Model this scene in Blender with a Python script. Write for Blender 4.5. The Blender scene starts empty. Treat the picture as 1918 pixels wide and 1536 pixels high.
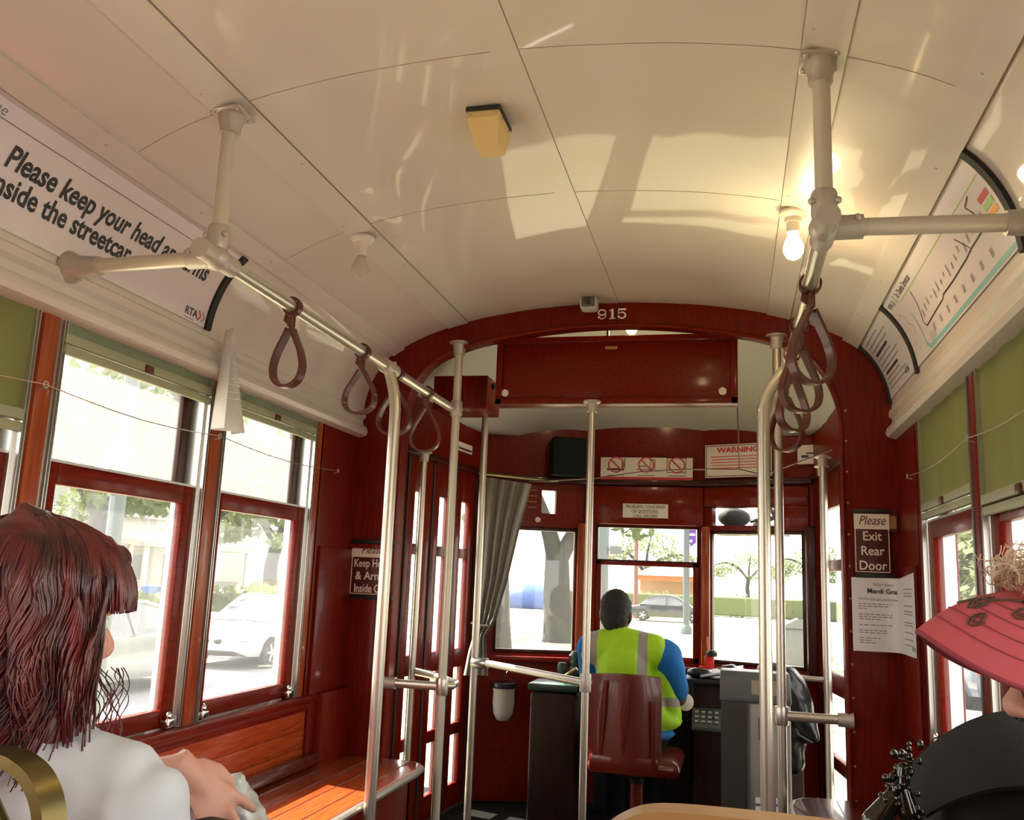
import bpy, bmesh, math, random
from mathutils import Vector, Matrix, noise
random.seed(7)
V = Vector
H = 1.25                      # eye height above the car floor; shapes below are written relative to the eye
sc = bpy.context.scene
COL = sc.collection
# ------------------------------------------------------------------ camera
F_PX, CX, CY = 1700.0, 959.0, 768.0
AX = Matrix(((0.97217248, 0.00413347, 0.23422975), (0.23087174, -0.18649493, -0.95494392), (0.03973543, 0.98244723, -0.18225954)))
cd = bpy.data.cameras.new('camera'); cam = bpy.data.objects.new('camera', cd); COL.objects.link(cam)
cd.sensor_width = 36; cd.lens = 36 * F_PX / 1918; cd.clip_start = .02; cd.clip_end = 400
cam.matrix_world = Matrix.Translation((0, 0, H)) @ AX.to_4x4()
sc.camera = cam
# ------------------------------------------------------------------ world, sun, exposure
sc.view_settings.view_transform = 'Standard'; sc.view_settings.look = 'None'
sc.view_settings.gamma = 1; sc.view_settings.use_curve_mapping = False
sc.view_settings.exposure = 0.72
w = bpy.data.worlds.new('sky'); sc.world = w; w.use_nodes = True
w.node_tree.nodes['Background'].inputs[0].default_value = (1.0, .97, .92, 1)
w.node_tree.nodes['Background'].inputs[1].default_value = 2.8
sd = bpy.data.lights.new('sun', 'SUN'); sd.energy = 15; sd.angle = .01; sd.color = (1, .93, .8)
so = bpy.data.objects.new('sun', sd); COL.objects.link(so); so.location = (-20, 6, 30)
so.rotation_euler = V((.60, -.17, -.80)).to_track_quat('-Z', 'Y').to_euler()

# ------------------------------------------------------------------ measuring helpers (eye at the origin)
def ray(px, py): return AX @ V((px - CX, -(py - CY), -F_PX))
def onx(px, py, x): d = ray(px, py); return d * (x / d.x)
def ony(px, py, y): d = ray(px, py); return d * (y / d.y)
def onz(px, py, z): d = ray(px, py); return d * (z / d.z)
def far(px, py, r): return ray(px, py).normalized() * r

# ------------------------------------------------------------------ materials
MATS = {}
def mat(name, col, rough=.5, metal=0, coat=0, bump=0, bscale=30, var=0, vscale=(1, 1, 1), col2=None, spec=.5, emit=None, estr=0, trans=0, sss=0, coatr=.08):
    m = bpy.data.materials.new(name); m.use_nodes = True; nt = m.node_tree; b = nt.nodes['Principled BSDF']
    b.inputs['Base Color'].default_value = (*col, 1); b.inputs['Roughness'].default_value = rough
    b.inputs['Metallic'].default_value = metal; b.inputs['Coat Weight'].default_value = coat; b.inputs['Coat Roughness'].default_value = coatr
    b.inputs['Specular IOR Level'].default_value = spec
    if sss: b.inputs['Subsurface Weight'].default_value = sss; b.inputs['Subsurface Radius'].default_value = (.01, .004, .002)
    if emit: b.inputs['Emission Color'].default_value = (*emit, 1); b.inputs['Emission Strength'].default_value = estr
    if bump or col2:
        tc = nt.nodes.new('ShaderNodeTexCoord'); mp = nt.nodes.new('ShaderNodeMapping'); mp.inputs['Scale'].default_value = vscale
        nt.links.new(tc.outputs['Object'], mp.inputs[0])
        n = nt.nodes.new('ShaderNodeTexNoise'); n.inputs['Scale'].default_value = bscale; n.inputs['Detail'].default_value = 3
        nt.links.new(mp.outputs[0], n.inputs['Vector'])
        if col2:
            r = nt.nodes.new('ShaderNodeValToRGB'); r.color_ramp.elements[0].color = (*col, 1); r.color_ramp.elements[1].color = (*col2, 1)
            r.color_ramp.elements[0].position = .35; r.color_ramp.elements[1].position = .68
            nt.links.new(n.outputs[0], r.inputs[0]); nt.links.new(r.outputs[0], b.inputs['Base Color'])
        if bump:
            bp = nt.nodes.new('ShaderNodeBump'); bp.inputs['Strength'].default_value = bump; bp.inputs['Distance'].default_value = .01
            nt.links.new(n.outputs[0], bp.inputs['Height']); nt.links.new(bp.outputs[0], b.inputs['Normal'])
    if trans:
        t = nt.nodes.new('ShaderNodeBsdfTranslucent'); t.inputs[0].default_value = (*col, 1)
        mx = nt.nodes.new('ShaderNodeMixShader'); mx.inputs[0].default_value = trans
        nt.links.new(b.outputs[0], mx.inputs[1]); nt.links.new(t.outputs[0], mx.inputs[2])
        nt.links.new(mx.outputs[0], nt.nodes['Material Output'].inputs[0])
    MATS[name] = m; return m
def glass(name, haze=.0, tint=(1, 1, 1)):
    m = bpy.data.materials.new(name); m.use_nodes = True; nt = m.node_tree; nt.nodes.remove(nt.nodes['Principled BSDF'])
    tr = nt.nodes.new('ShaderNodeBsdfTransparent'); tr.inputs[0].default_value = (*tint, 1)
    gl = nt.nodes.new('ShaderNodeBsdfGlossy'); gl.inputs['Roughness'].default_value = .02
    lw = nt.nodes.new('ShaderNodeLayerWeight'); fr = nt.nodes.new('ShaderNodeMath'); fr.operation = 'POWER'; nt.links.new(lw.outputs['Facing'], fr.inputs[0]); fr.inputs[1].default_value = 5
    f2 = nt.nodes.new('ShaderNodeMath'); f2.operation = 'MULTIPLY_ADD'; nt.links.new(fr.outputs[0], f2.inputs[0]); f2.inputs[1].default_value = .5; f2.inputs[2].default_value = .025; fr = f2
    mx = nt.nodes.new('ShaderNodeMixShader'); nt.links.new(fr.outputs[0], mx.inputs[0]); nt.links.new(tr.outputs[0], mx.inputs[1]); nt.links.new(gl.outputs[0], mx.inputs[2])
    out = mx
    if haze:      # dust and scratches on the pane
        tl = nt.nodes.new('ShaderNodeBsdfTranslucent'); tl.inputs[0].default_value = (.9, .92, .95, 1)
        m2 = nt.nodes.new('ShaderNodeMixShader'); m2.inputs[0].default_value = haze
        nt.links.new(mx.outputs[0], m2.inputs[1]); nt.links.new(tl.outputs[0], m2.inputs[2]); out = m2
    nt.links.new(out.outputs[0], nt.nodes['Material Output'].inputs[0]); MATS[name] = m; return m
mat('cream', (.62, .55, .485), .45, coat=.40, bump=.3, bscale=5, coatr=.035)
mat('cream_flat', (.62, .55, .485), .35, bump=.05, bscale=8)
mat('hood', (.48, .475, .42), .45)
mat('seam', (.30, .22, .15), .7)
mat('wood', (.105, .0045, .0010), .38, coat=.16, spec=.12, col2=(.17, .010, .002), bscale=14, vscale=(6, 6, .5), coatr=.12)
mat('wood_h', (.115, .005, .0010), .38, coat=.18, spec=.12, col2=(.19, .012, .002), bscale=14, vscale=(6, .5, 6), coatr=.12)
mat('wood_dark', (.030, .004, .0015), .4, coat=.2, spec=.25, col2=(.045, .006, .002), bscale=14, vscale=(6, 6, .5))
mat('wood_lit', (.62, .16, .035), .3, coat=.5, col2=(.74, .22, .05), bscale=12, vscale=(6, 6, .5))  # lit copy of the wood: sunlight is put into its colour
mat('wood_half_lit', (.24, .040, .010), .3, coat=.3, spec=.3, col2=(.34, .07, .018), bscale=12, vscale=(6, 6, .5))  # half-lit copy for posts: some sunlight put into the colour
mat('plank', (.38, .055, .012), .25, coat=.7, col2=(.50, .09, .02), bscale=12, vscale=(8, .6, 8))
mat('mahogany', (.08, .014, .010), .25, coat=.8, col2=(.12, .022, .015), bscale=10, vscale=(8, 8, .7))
mat('alu', (.62, .58, .50), .34, metal=.85, bump=.02, bscale=120)
mat('alu_paint', (.60, .55, .45), .42, metal=.35, bump=.03, bscale=90)
mat('cast', (.52, .47, .42), .5, metal=.6, bump=.15, bscale=70)
mat('steel', (.66, .66, .63), .28, metal=.9)
mat('chrome', (.8, .8, .78), .12, metal=1)
mat('brass', (.16, .125, .042), .3, metal=.85, bump=.05, bscale=30)
mat('brass_tan', (.40, .22, .075), .38, metal=.3, bump=.04, bscale=40)
mat('leather', (.085, .016, .007), .45, coat=.2, bump=.1, bscale=80)
mat('vinyl', (.13, .012, .006), .28, coat=.35, bump=.04, bscale=40)
mat('black', (.012, .012, .012), .5)
mat('black_felt', (.006, .0065, .006), .75, bump=.1, bscale=200)
mat('black_gloss', (.010, .011, .014), .34, coat=.25)
mat('rubber', (.02, .02, .02), .7)
mat('shade', (.25, .26, .09), .7, trans=.35, bump=.1, bscale=9, vscale=(3, 3, .4))
mat('shade_roll', (.17, .20, .13), .6, bump=.1, bscale=30)
mat('hem', (.30, .31, .19), .5)
mat('paper', (.80, .77, .80), .6, trans=.15)
mat('paper_curl', (.82, .80, .78), .6, trans=.45)
mat('poster', (.72, .66, .68), .35)
mat('ink', (.03, .03, .035), .5)
mat('ink_grey', (.25, .24, .25), .6)
mat('ink_blue', (.12, .15, .30), .5)
mat('ink_red', (.55, .03, .03), .5)
mat('ink_teal', (.22, .50, .50), .5)
mat('ink_green', (.35, .55, .15), .5)
mat('ink_orange', (.85, .35, .05), .5)
mat('plate_brown', (.075, .012, .010), .35)
mat('plate_cream', (.78, .70, .60), .4)
mat('white_paint', (.82, .78, .72), .4)
mat('sign_white', (.72, .66, .58), .4)
mat('ivory', (.70, .50, .22), .5)
mat('cctv_grey', (.55, .52, .45), .45)
mat('lens', (.01, .01, .01), .1, coat=1)
mat('porcelain', (.75, .68, .58), .3)
mat('bulb_on', (1, .9, .7), .3, emit=(1, .78, .42), estr=30)
mat('bulb_off', (.75, .68, .6), .15, trans=.5)
mat('green_box', (.008, .014, .013), .7, spec=.12)
mat('green_paint', (.008, .04, .026), .4, coat=.3)
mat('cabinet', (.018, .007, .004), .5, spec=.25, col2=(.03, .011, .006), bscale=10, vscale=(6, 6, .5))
mat('curtain', (.33, .315, .28), .8, trans=.25, bump=.1, bscale=60)
mat('pouch', (.55, .55, .50), .7, trans=.2)
mat('fare_grey', (.085, .09, .095), .4)
mat('fare_steel', (.16, .17, .15), .28, metal=.8)
mat('fare_body', (.36, .36, .33), .4, metal=.5)
mat('label_white', (.8, .8, .82), .5)
mat('floor', (.010, .009, .008), .95, spec=.08, bump=.2, bscale=40)
mat('skin_fair', (.55, .28, .20), .5, sss=.15, bump=.03, bscale=120)
mat('skin_brown', (.085, .035, .02), .5)
mat('hair_red', (.028, .004, .0035), .36, col2=(.15, .014, .014), bscale=9, vscale=(3, 3, 1), spec=.6)
mat('hair_black', (.010, .007, .005), .7, bump=.5, bscale=160)
mat('hair_blond', (.78, .62, .45), .5, trans=.3)
mat('tee_white', (.53, .55, .58), .85, bump=.3, bscale=14)
mat('shirt_blue', (.005, .14, .44), .8, bump=.1, bscale=30)
mat('trousers', (.006, .006, .007), .9, spec=.2)
mat('silver_cloth', (.50, .53, .52), .38, metal=.4, bump=.5, bscale=18)
mat('pink', (.47, .078, .098), .8, bump=.08, bscale=300)
mat('pink_stitch', (.26, .035, .05), .8)
mat('embroid', (.09, .05, .03), .7)
mat('jade', (.015, .22, .09), .15, coat=.8)
mat('amber', (.30, .10, .03), .2, coat=.6)
mat('bead', (.02, .022, .014), .06, metal=.55, coat=.8)
mat('lips', (.50, .20, .17), .45)
mat('eye_white', (.8, .78, .75), .2); mat('iris', (.05, .03, .02), .2)
glass('glass_clear', .02); glass('glass_dusty', .07); glass('glass_car', .0, (.45, .55, .52)); glass('glass_front', .012)
def mat_vest():
    m = mat('vest', (.35, .64, .006), .7, bump=.06, bscale=60); nt = m.node_tree; b = nt.nodes['Principled BSDF']
    g = nt.nodes.new('ShaderNodeNewGeometry'); s = nt.nodes.new('ShaderNodeSeparateXYZ'); nt.links.new(g.outputs['Position'], s.inputs[0])
    def band(sock, c, hw):
        a = nt.nodes.new('ShaderNodeMath'); a.operation = 'COMPARE'; nt.links.new(sock, a.inputs[0]); a.inputs[1].default_value = c; a.inputs[2].default_value = hw; return a.outputs[0]
    def mxm(a, c):
        k = nt.nodes.new('ShaderNodeMath'); k.operation = 'MAXIMUM'; nt.links.new(a, k.inputs[0]); nt.links.new(c, k.inputs[1]); return k.outputs[0]
    # the reflective tapes: two over the shoulders, one round the waist
    f = mxm(mxm(band(s.outputs[0], -.685, .024), band(s.outputs[0], -.432, .024)), band(s.outputs[2], H - .575, .022))
    mx = nt.nodes.new('ShaderNodeMix'); mx.data_type = 'RGBA'; nt.links.new(f, mx.inputs['Factor'])
    mx.inputs['A'].default_value = (.35, .64, .006, 1); mx.inputs['B'].default_value = (.30, .27, .24, 1)
    nt.links.new(mx.outputs['Result'], b.inputs['Base Color'])
mat_vest()
mat('bark', (.018, .015, .012), .9, bump=.8, bscale=5, col2=(.032, .027, .021))
mat('leaf', (.085, .115, .035), .6, trans=.4)
mat('leaf_pale', (.14, .175, .065), .6, trans=.4)
mat('lawn', (.36, .36, .20), .9, col2=(.45, .42, .28), bscale=.5)
mat('asphalt', (.17, .17, .18), .85, col2=(.24, .24, .24), bscale=.6)
mat('kerb', (.5, .49, .46), .8)
mat('car_white', (.30, .31, .325), .2, coat=.8); mat('car_silver', (.20, .205, .20), .25, metal=.3, coat=.8); mat('car_dark', (.018, .02, .024), .2, coat=.8); mat('car_blue', (.06, .075, .10), .25, coat=.8)
mat('tyre', (.03, .03, .03), .8); mat('rim', (.55, .56, .58), .3, metal=.7)
mat('house_white', (.42, .41, .39), .8); mat('house_ochre', (.36, .22, .11), .8); mat('roof', (.26, .26, .25), .85); mat('dark_window', (.10, .11, .12), .2)
mat('fence', (.16, .16, .15), .8); mat('mail_blue', (.02, .07, .24), .4); mat('pole_grey', (.06, .08, .09), .5); mat('post_rust', (.15, .06, .045), .7)
mat('stall_orange', (.45, .12, .035), .7); mat('banner', (.12, .03, .32), .7, trans=.3); mat('lamp_red', (.7, .03, .02), .3); mat('lamp_amber', (.9, .35, .04), .3); mat('bin_grey', (.09, .095, .095), .6)

# ------------------------------------------------------------------ mesh builder
UP = V((0, 0, 1))
def frames(path, closed=False):
    n = len(path); T = []
    for i in range(n):
        a = path[(i - 1) % n] if (closed or i > 0) else path[i]; b = path[(i + 1) % n] if (closed or i < n - 1) else path[i]
        t = (b - a); T.append(t.normalized() if t.length > 1e-9 else V((0, 0, 1)))
    u = T[0].orthogonal().normalized(); out = []
    for t in T:
        u = (u - t * u.dot(t)); u = u.normalized() if u.length > 1e-6 else t.orthogonal().normalized()
        out.append((t, u, t.cross(u)))
    return out
class MB:
    def __init__(s): s.bm = bmesh.new()
    def _faces(s, rings, closed_u=True, cap=True, closed_v=False):
        bm = s.bm; vs = [[bm.verts.new(p) for p in r] for r in rings]; m = len(vs[0]); n = len(vs)
        for i in range(n if closed_v else n - 1):
            a, b = vs[i], vs[(i + 1) % n]
            for j in range(m if closed_u else m - 1):
                k = (j + 1) % m
                try: bm.faces.new((a[j], a[k], b[k], b[j]))
                except ValueError: pass
        if cap and closed_u and not closed_v:
            try: bm.faces.new(vs[0][::-1]); bm.faces.new(vs[-1])
            except ValueError: pass
        return vs
    def boxm(s, M, size, bev=0):
        x, y, z = (k / 2 for k in size); bm = s.bm
        c = [bm.verts.new(M @ V((a * x, b * y, d * z))) for a in (-1, 1) for b in (-1, 1) for d in (-1, 1)]
        fs = [bm.faces.new([c[i] for i in q]) for q in ((0, 1, 3, 2), (4, 6, 7, 5), (0, 4, 5, 1), (2, 3, 7, 6), (0, 2, 6, 4), (1, 5, 7, 3))]
        if bev: bmesh.ops.bevel(bm, geom=list({e for f in fs for e in f.edges}), offset=min(bev, min(x, y, z) * .95), segments=2, profile=.5, affect='EDGES')
        return s
    def box(s, c, size, bev=0, rz=0): return s.boxm(Matrix.Translation(V(c)) @ Matrix.Rotation(rz, 4, 'Z'), size, bev)
    def lohi(s, lo, hi, bev=0):
        lo, hi = V(lo), V(hi); return s.box((lo + hi) / 2, [max(abs(k), 1e-4) for k in (hi - lo)], bev)
    def tube(s, path, r, seg=14, closed=False, cap=True, ry=None):
        path = [V(p) for p in path]; fr = frames(path, closed); rs = []
        for i, (p, (t, u, v)) in enumerate(zip(path, fr)):
            q = r[i] if isinstance(r, (list, tuple)) else r
            rs.append([p + (u * math.cos(a) + v * math.sin(a)) * q for a in (2 * math.pi * k / seg for k in range(seg))])
        s._faces(rs, True, cap, closed); return s
    def ribbon(s, path, wdir, wid, th, closed=False):      # flat strap: wdir = direction of its width
        path = [V(p) for p in path]; n = len(path); rs = []
        for i, p in enumerate(path):
            a = path[(i - 1) % n] if (closed or i) else p; b = path[(i + 1) % n] if (closed or i < n - 1) else p
            t = (b - a).normalized(); wd = wdir[i] if isinstance(wdir, list) else wdir
            wd = (wd - t * wd.dot(t)).normalized(); nn = t.cross(wd)
            rs.append([p + wd * wid / 2 + nn * th / 2, p - wd * wid / 2 + nn * th / 2, p - wd * wid / 2 - nn * th / 2, p + wd * wid / 2 - nn * th / 2])
        s._faces(rs, True, not closed, closed); return s
    def lathe(s, prof, o, ax=UP, seg=24):       # prof: (radius, distance along ax)
        o, ax = V(o), V(ax).normalized(); u = ax.orthogonal().normalized(); v = ax.cross(u)
        s._faces([[o + ax * h + (u * math.cos(a) + v * math.sin(a)) * max(r, 1e-5) for a in (2 * math.pi * k / seg for k in range(seg))] for r, h in prof], True, True); return s
    def ell(s, c, r, M=None, seg=16, rings=10):
        c = V(c); r = V((r, r, r)) if isinstance(r, (int, float)) else V(r); rs = []
        for i in range(rings + 1):
            a = math.pi * i / rings; rs.append([])
            for k in range(seg):
                b = 2 * math.pi * k / seg; p = V((r.x * math.sin(a) * math.cos(b), r.y * math.sin(a) * math.sin(b), r.z * math.cos(a)))
                if i in (0, rings): p += V((math.cos(b), math.sin(b), 0)) * 1e-5
                rs[-1].append(c + (M @ p if M else p))
        s._faces(rs[::-1], True, True); return s
    def limb(s, pts, rad, seg=14):              # tapering limb with round joints
        pts = [V(p) for p in pts]
        for i in range(len(pts) - 1): s.tube([pts[i], pts[i].lerp(pts[i + 1], .5), pts[i + 1]], [rad[i], (rad[i] + rad[i + 1]) / 2, rad[i + 1]], seg)
        for p, r in zip(pts, rad): s.ell(p, r, seg=12, rings=8)
        return s
    def prism(s, pts, ext, bev=0):
        pts = [V(p) for p in pts]; ext = V(ext); bm = s.bm
        a = [bm.verts.new(p) for p in pts]; b = [bm.verts.new(p + ext) for p in pts]; n = len(pts)
        fs = [bm.faces.new(a[::-1]), bm.faces.new(b)] + [bm.faces.new((a[i], a[(i + 1) % n], b[(i + 1) % n], b[i])) for i in range(n)]
        if bev: bmesh.ops.bevel(bm, geom=list({e for f in fs for e in f.edges}), offset=bev, segments=2, profile=.5, affect='EDGES')
        return s
    def grid(s, nu, nv, f, closed_u=False):
        s._faces([[f(i / nu, j / nv) for i in range(nu + (0 if closed_u else 1))] for j in range(nv + 1)], closed_u, False); return s
    def slab(s, nu, nv, f, nrm, th):            # sheet with thickness: f(u,v) point, nrm(u,v) normal
        bm = s.bm
        A = [[bm.verts.new(f(i / nu, j / nv)) for i in range(nu + 1)] for j in range(nv + 1)]
        B = [[bm.verts.new(f(i / nu, j / nv) - nrm(i / nu, j / nv) * th) for i in range(nu + 1)] for j in range(nv + 1)]
        for j in range(nv):
            for i in range(nu):
                bm.faces.new((A[j][i], A[j][i + 1], A[j + 1][i + 1], A[j + 1][i])); bm.faces.new((B[j][i], B[j + 1][i], B[j + 1][i + 1], B[j][i + 1]))
        for i in range(nu):
            bm.faces.new((A[0][i], B[0][i], B[0][i + 1], A[0][i + 1])); bm.faces.new((A[nv][i], A[nv][i + 1], B[nv][i + 1], B[nv][i]))
        for j in range(nv):
            bm.faces.new((A[j][0], A[j + 1][0], B[j + 1][0], B[j][0])); bm.faces.new((A[j][nu], B[j][nu], B[j + 1][nu], A[j + 1][nu]))
        return s
    def build(s, name, m, parent=None, smooth=35, keep=False):
        bm = s.bm
        for v in bm.verts: v.co.z += H
        if not keep: bmesh.ops.recalc_face_normals(bm, faces=bm.faces[:])
        me = bpy.data.meshes.new(name); bm.to_mesh(me); bm.free()
        return link(name, me, m, parent, smooth)
def link(name, me, m, parent=None, smooth=35):
    if m: me.materials.append(MATS[m] if isinstance(m, str) else m)
    if smooth and len(me.polygons):
        me.polygons.foreach_set('use_smooth', [True] * len(me.polygons)); me.set_sharp_from_angle(angle=math.radians(smooth))
    o = bpy.data.objects.new(name, me); COL.objects.link(o)
    if parent: adopt(o, parent)
    return o
def world_of(o): return world_of(o.parent) @ o.matrix_parent_inverse @ o.matrix_basis if o.parent else o.matrix_basis.copy()
def adopt(o, parent):
    o.parent = parent; o.matrix_parent_inverse = world_of(parent).inverted()
def tag(o, label=None, cat=None, group=None, kind=None):
    if label: o['label'] = label
    if cat: o['category'] = cat
    if group: o['group'] = group
    if kind: o['kind'] = kind
    return o
def thing(name, label, cat, loc, group=None):
    o = bpy.data.objects.new(name, None); COL.objects.link(o); o.empty_display_size = .05
    o.location = V(loc) + V((0, 0, H)); return tag(o, label, cat, group)
def struct(name, loc=(0, 0, 0), label=None):
    o = bpy.data.objects.new(name, None); COL.objects.link(o); o.location = V(loc) + V((0, 0, H)); o.empty_display_size = .05; o['kind'] = 'structure'
    if label: o['label'] = label
    return o
def copy_tree(o, parent=None):
    c = o.copy(); COL.objects.link(c)
    if parent: c.parent = parent
    for ch in [x for x in COL.objects if x.parent == o]: copy_tree(ch, c)
    return c
def fuse(mb, name, m, parent=None, voxel=.008, it=6, fac=.5, disp=None):      # merge overlapping shapes into one continuous skin
    o = mb.build(name + '_tmp', None, None, 0)
    r = o.modifiers.new('r', 'REMESH'); r.mode = 'VOXEL'; r.voxel_size = voxel
    k = o.modifiers.new('s', 'SMOOTH'); k.factor = fac; k.iterations = it
    me = bpy.data.meshes.new_from_object(o.evaluated_get(bpy.context.evaluated_depsgraph_get()))
    old = o.data; bpy.data.objects.remove(o); bpy.data.meshes.remove(old)
    me.name = name
    if disp:
        for v in me.vertices: v.co += disp(v.co, v.normal)
    return link(name, me, m, parent, 180)
def text(body, size, m, parent, o, xd, yd, align='CENTER', ex=.0006, shear=0, xs=1., name='lettering', warp=None, fat=0, sp=1.):
    cu = bpy.data.curves.new('t', 'FONT'); cu.body = body; cu.size = size; cu.align_x = align; cu.align_y = 'CENTER'; cu.extrude = ex; cu.shear = shear; cu.offset = fat; cu.space_character = sp; cu.resolution_u = 3
    t = bpy.data.objects.new('t', cu); COL.objects.link(t)
    me = bpy.data.meshes.new_from_object(t.evaluated_get(bpy.context.evaluated_depsgraph_get())); bpy.data.objects.remove(t); bpy.data.curves.remove(cu)
    o = V(o); xd = V(xd).normalized(); yd = V(yd).normalized(); n = xd.cross(yd)
    for v in me.vertices:
        p = warp(v.co.x * xs, v.co.y, v.co.z + ex) if warp else o + xd * (v.co.x * xs) + yd * v.co.y + n * (v.co.z + ex)
        v.co = p + V((0, 0, H))
    me.name = name; return link(name, me, m, parent, 0)
class Fr:       # upright plane running from P to Q, d>0 towards the inside of the car
    def __init__(s, P, Q):
        s.P = V((P[0], P[1], 0)); e = V((Q[0] - P[0], Q[1] - P[1], 0)); s.L = e.length; s.e = e.normalized(); s.n = s.e.cross(UP)
    def p(s, a, z, d=0): return s.P + s.e * a + UP * z + s.n * d
    def box(s, mb, a0, a1, z0, z1, d0, d1, bev=0):
        M = Matrix((s.e, s.n, UP)).transposed().to_4x4(); M.translation = s.p((a0 + a1) / 2, (z0 + z1) / 2, (d0 + d1) / 2)
        mb.boxm(M, (abs(a1 - a0), abs(d1 - d0), abs(z1 - z0)), bev); return mb
    def text(s, body, size, m, parent, a, z, d, **k): return text(body, size, m, parent, s.p(a, z, d), s.e, UP, **k)
    def hit(s, px, py):                    # where a sight line meets this plane -> (along, z)
        r = ray(px, py); t = s.P.dot(s.n) / r.dot(s.n); q = r * t; return (q - s.P).dot(s.e), q.z
def disc(mb, c, n, r, th, seg=20): mb.lathe([(0, 0), (r, 0), (r, th), (0, th)], c, n, seg)
# ================================================================== the setting
XC = -.508; XL = XC - 1.15; XR = XC + 1.15; YB = 3.87          # car centre line, window walls, bulkhead
PROF = [(0, 1.215), (.33, 1.198), (.55, 1.168), (.66, 1.145), (.75, 1.12), (.88, 1.072), (1.01, 1.0), (1.075, .93), (1.115, .85), (1.135, .77), (1.14, .70), (1.15, .616)]
def cr(P, n):
    out = []
    for i in range(len(P) - 1):
        p0, p1, p2, p3 = P[max(i - 1, 0)], P[i], P[i + 1], P[min(i + 2, len(P) - 1)]
        for k in range(n):
            t = k / n; out.append(tuple(.5 * (2 * p1[q] + (p2[q] - p0[q]) * t + (2 * p0[q] - 5 * p1[q] + 4 * p2[q] - p3[q]) * t * t + (3 * p1[q] - p0[q] - 3 * p2[q] + p3[q]) * t ** 3) for q in (0, 1)))
    return out + [tuple(P[-1])]
HALF = cr([(-.33, 1.198)] + PROF, 5)[5:]
FULL = [(-u, z) for u, z in HALF[::-1]] + HALF[1:]              # left window head over the crown to the right one
SL = [0]
for a, b in zip(FULL, FULL[1:]): SL.append(SL[-1] + math.hypot(b[0] - a[0], b[1] - a[1]))
def cove(s, y, d=0):              # point on the ceiling, s measured along the curve from the left window head, d inwards
    s = max(0, min(SL[-1] - 1e-6, s)); i = max(k for k in range(len(SL) - 1) if SL[k] <= s); t = (s - SL[i]) / (SL[i + 1] - SL[i])
    (u0, z0), (u1, z1) = FULL[i], FULL[i + 1]
    def nrm(k):
        a, b = FULL[max(k - 1, 0)], FULL[min(k + 1, len(FULL) - 1)]; e = V((b[0] - a[0], 0, b[1] - a[1])).normalized(); return V((e.z, 0, -e.x))
    n = nrm(i).lerp(nrm(i + 1), t).normalized()
    return V((XC + u0 + (u1 - u0) * t, y, z0 + (z1 - z0) * t)) + n * d
def s_of(u):                      # arc length at a given offset from the centre line
    for i, (a, b) in enumerate(zip(FULL, FULL[1:])):
        if a[0] <= u <= b[0]: return SL[i] + (SL[i + 1] - SL[i]) * (u - a[0]) / (b[0] - a[0] + 1e-9)
    return 0 if u < 0 else SL[-1]
Y0 = -2.6
# floor, ceiling
tag(MB().lohi((XL - .15, Y0, -1.31), (XR + .15, 5.5, -1.25)).build('floor', 'floor', None, 0), kind='structure')
ceil = MB()
ceil.grid(len(FULL) - 1, 48, lambda a, b: V((XC + FULL[round(a * (len(FULL) - 1))][0], Y0 + (YB + .02 - Y0) * b, FULL[round(a * (len(FULL) - 1))][1])))
ceil = tag(ceil.build('ceiling', 'cream', None, 60), kind='structure')
def strip(mb, u0, u1, y0, y1, th, base=0, n=4):
    a, b = s_of(u0), s_of(u1)
    mb.slab(n, 2, lambda i, j: cove(a + (b - a) * i, y0 + (y1 - y0) * j, th + base), lambda i, j: (cove(a + (b - a) * i, 0, 1) - cove(a + (b - a) * i, 0, 0)), th + .001)
st = MB(); strip(st, -.036, .028, Y0, YB, .0022); st.build('centre_strip', 'cream', ceil, 30)
sm = MB()
for e in (.0285, -.6585, .6585, -.7515, .7515): strip(sm, e - .0009, e + .0009, Y0, YB, .0012, n=1)
for y in (-1.3, -.5, .29, 1.08, 1.87, 2.67):
    for u0, u1 in ((-.66, -.036), (.03, .66), (-.96, -.752), (.752, .96)): strip(sm, u0, u1, y - .0008, y + .0008, .0006, n=10)
sm.build('seam', 'seam', ceil, 0)
for k, (u0, u1, th) in enumerate(((-.752, -.66, .005), (.66, .752, .005), (-1.015, -.962, .009), (.962, 1.022, .009))):
    t = MB(); strip(t, u0, u1, Y0, YB, th); tr = tag(t.build('trim_%d' % (k + 1), 'cream_flat', None, 30), kind='structure')
    sc_ = MB()
    for q in range(9):
        y = .1 + .42 * q; c = cove(s_of((u0 + u1) / 2 + (.028 if q % 2 else -.028) * (k < 2)), y, th); n = cove(s_of((u0 + u1) / 2), y, 1) - cove(s_of((u0 + u1) / 2), y, 0)
        sc_.lathe([(0, 0), (.004, 0), (.003, .0015), (0, .002)], c, n, 10)
    sc_.build('screw', 'cast', tr)
# window-head mouldings and the header boxes hidden behind the cove
for k, s in ((5, -1), (6, 1)):
    P = [(1.142, .735), (1.128, .722), (1.126, .70), (1.139, .688), (1.136, .665), (1.118, .652), (1.112, .632), (1.120, .616), (1.15, .606), (1.20, .606), (1.20, .735)]
    tag(MB().prism([(XC + s * u, Y0, z) for u, z in P], (0, YB - .02 - Y0, 0)).build('trim_%d' % k, 'cream_flat', None, 40), kind='structure')
    tag(MB().lohi((XC + s * 1.21, Y0, .606), (XC + s * 1.29, YB, 1.3)).lohi((XC + s * 1.21, Y0, 1.26), (XC, YB, 1.30)).build('trim_%d' % (9 if s < 0 else 29), 'cream_flat', None, 0), kind='structure')
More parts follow.
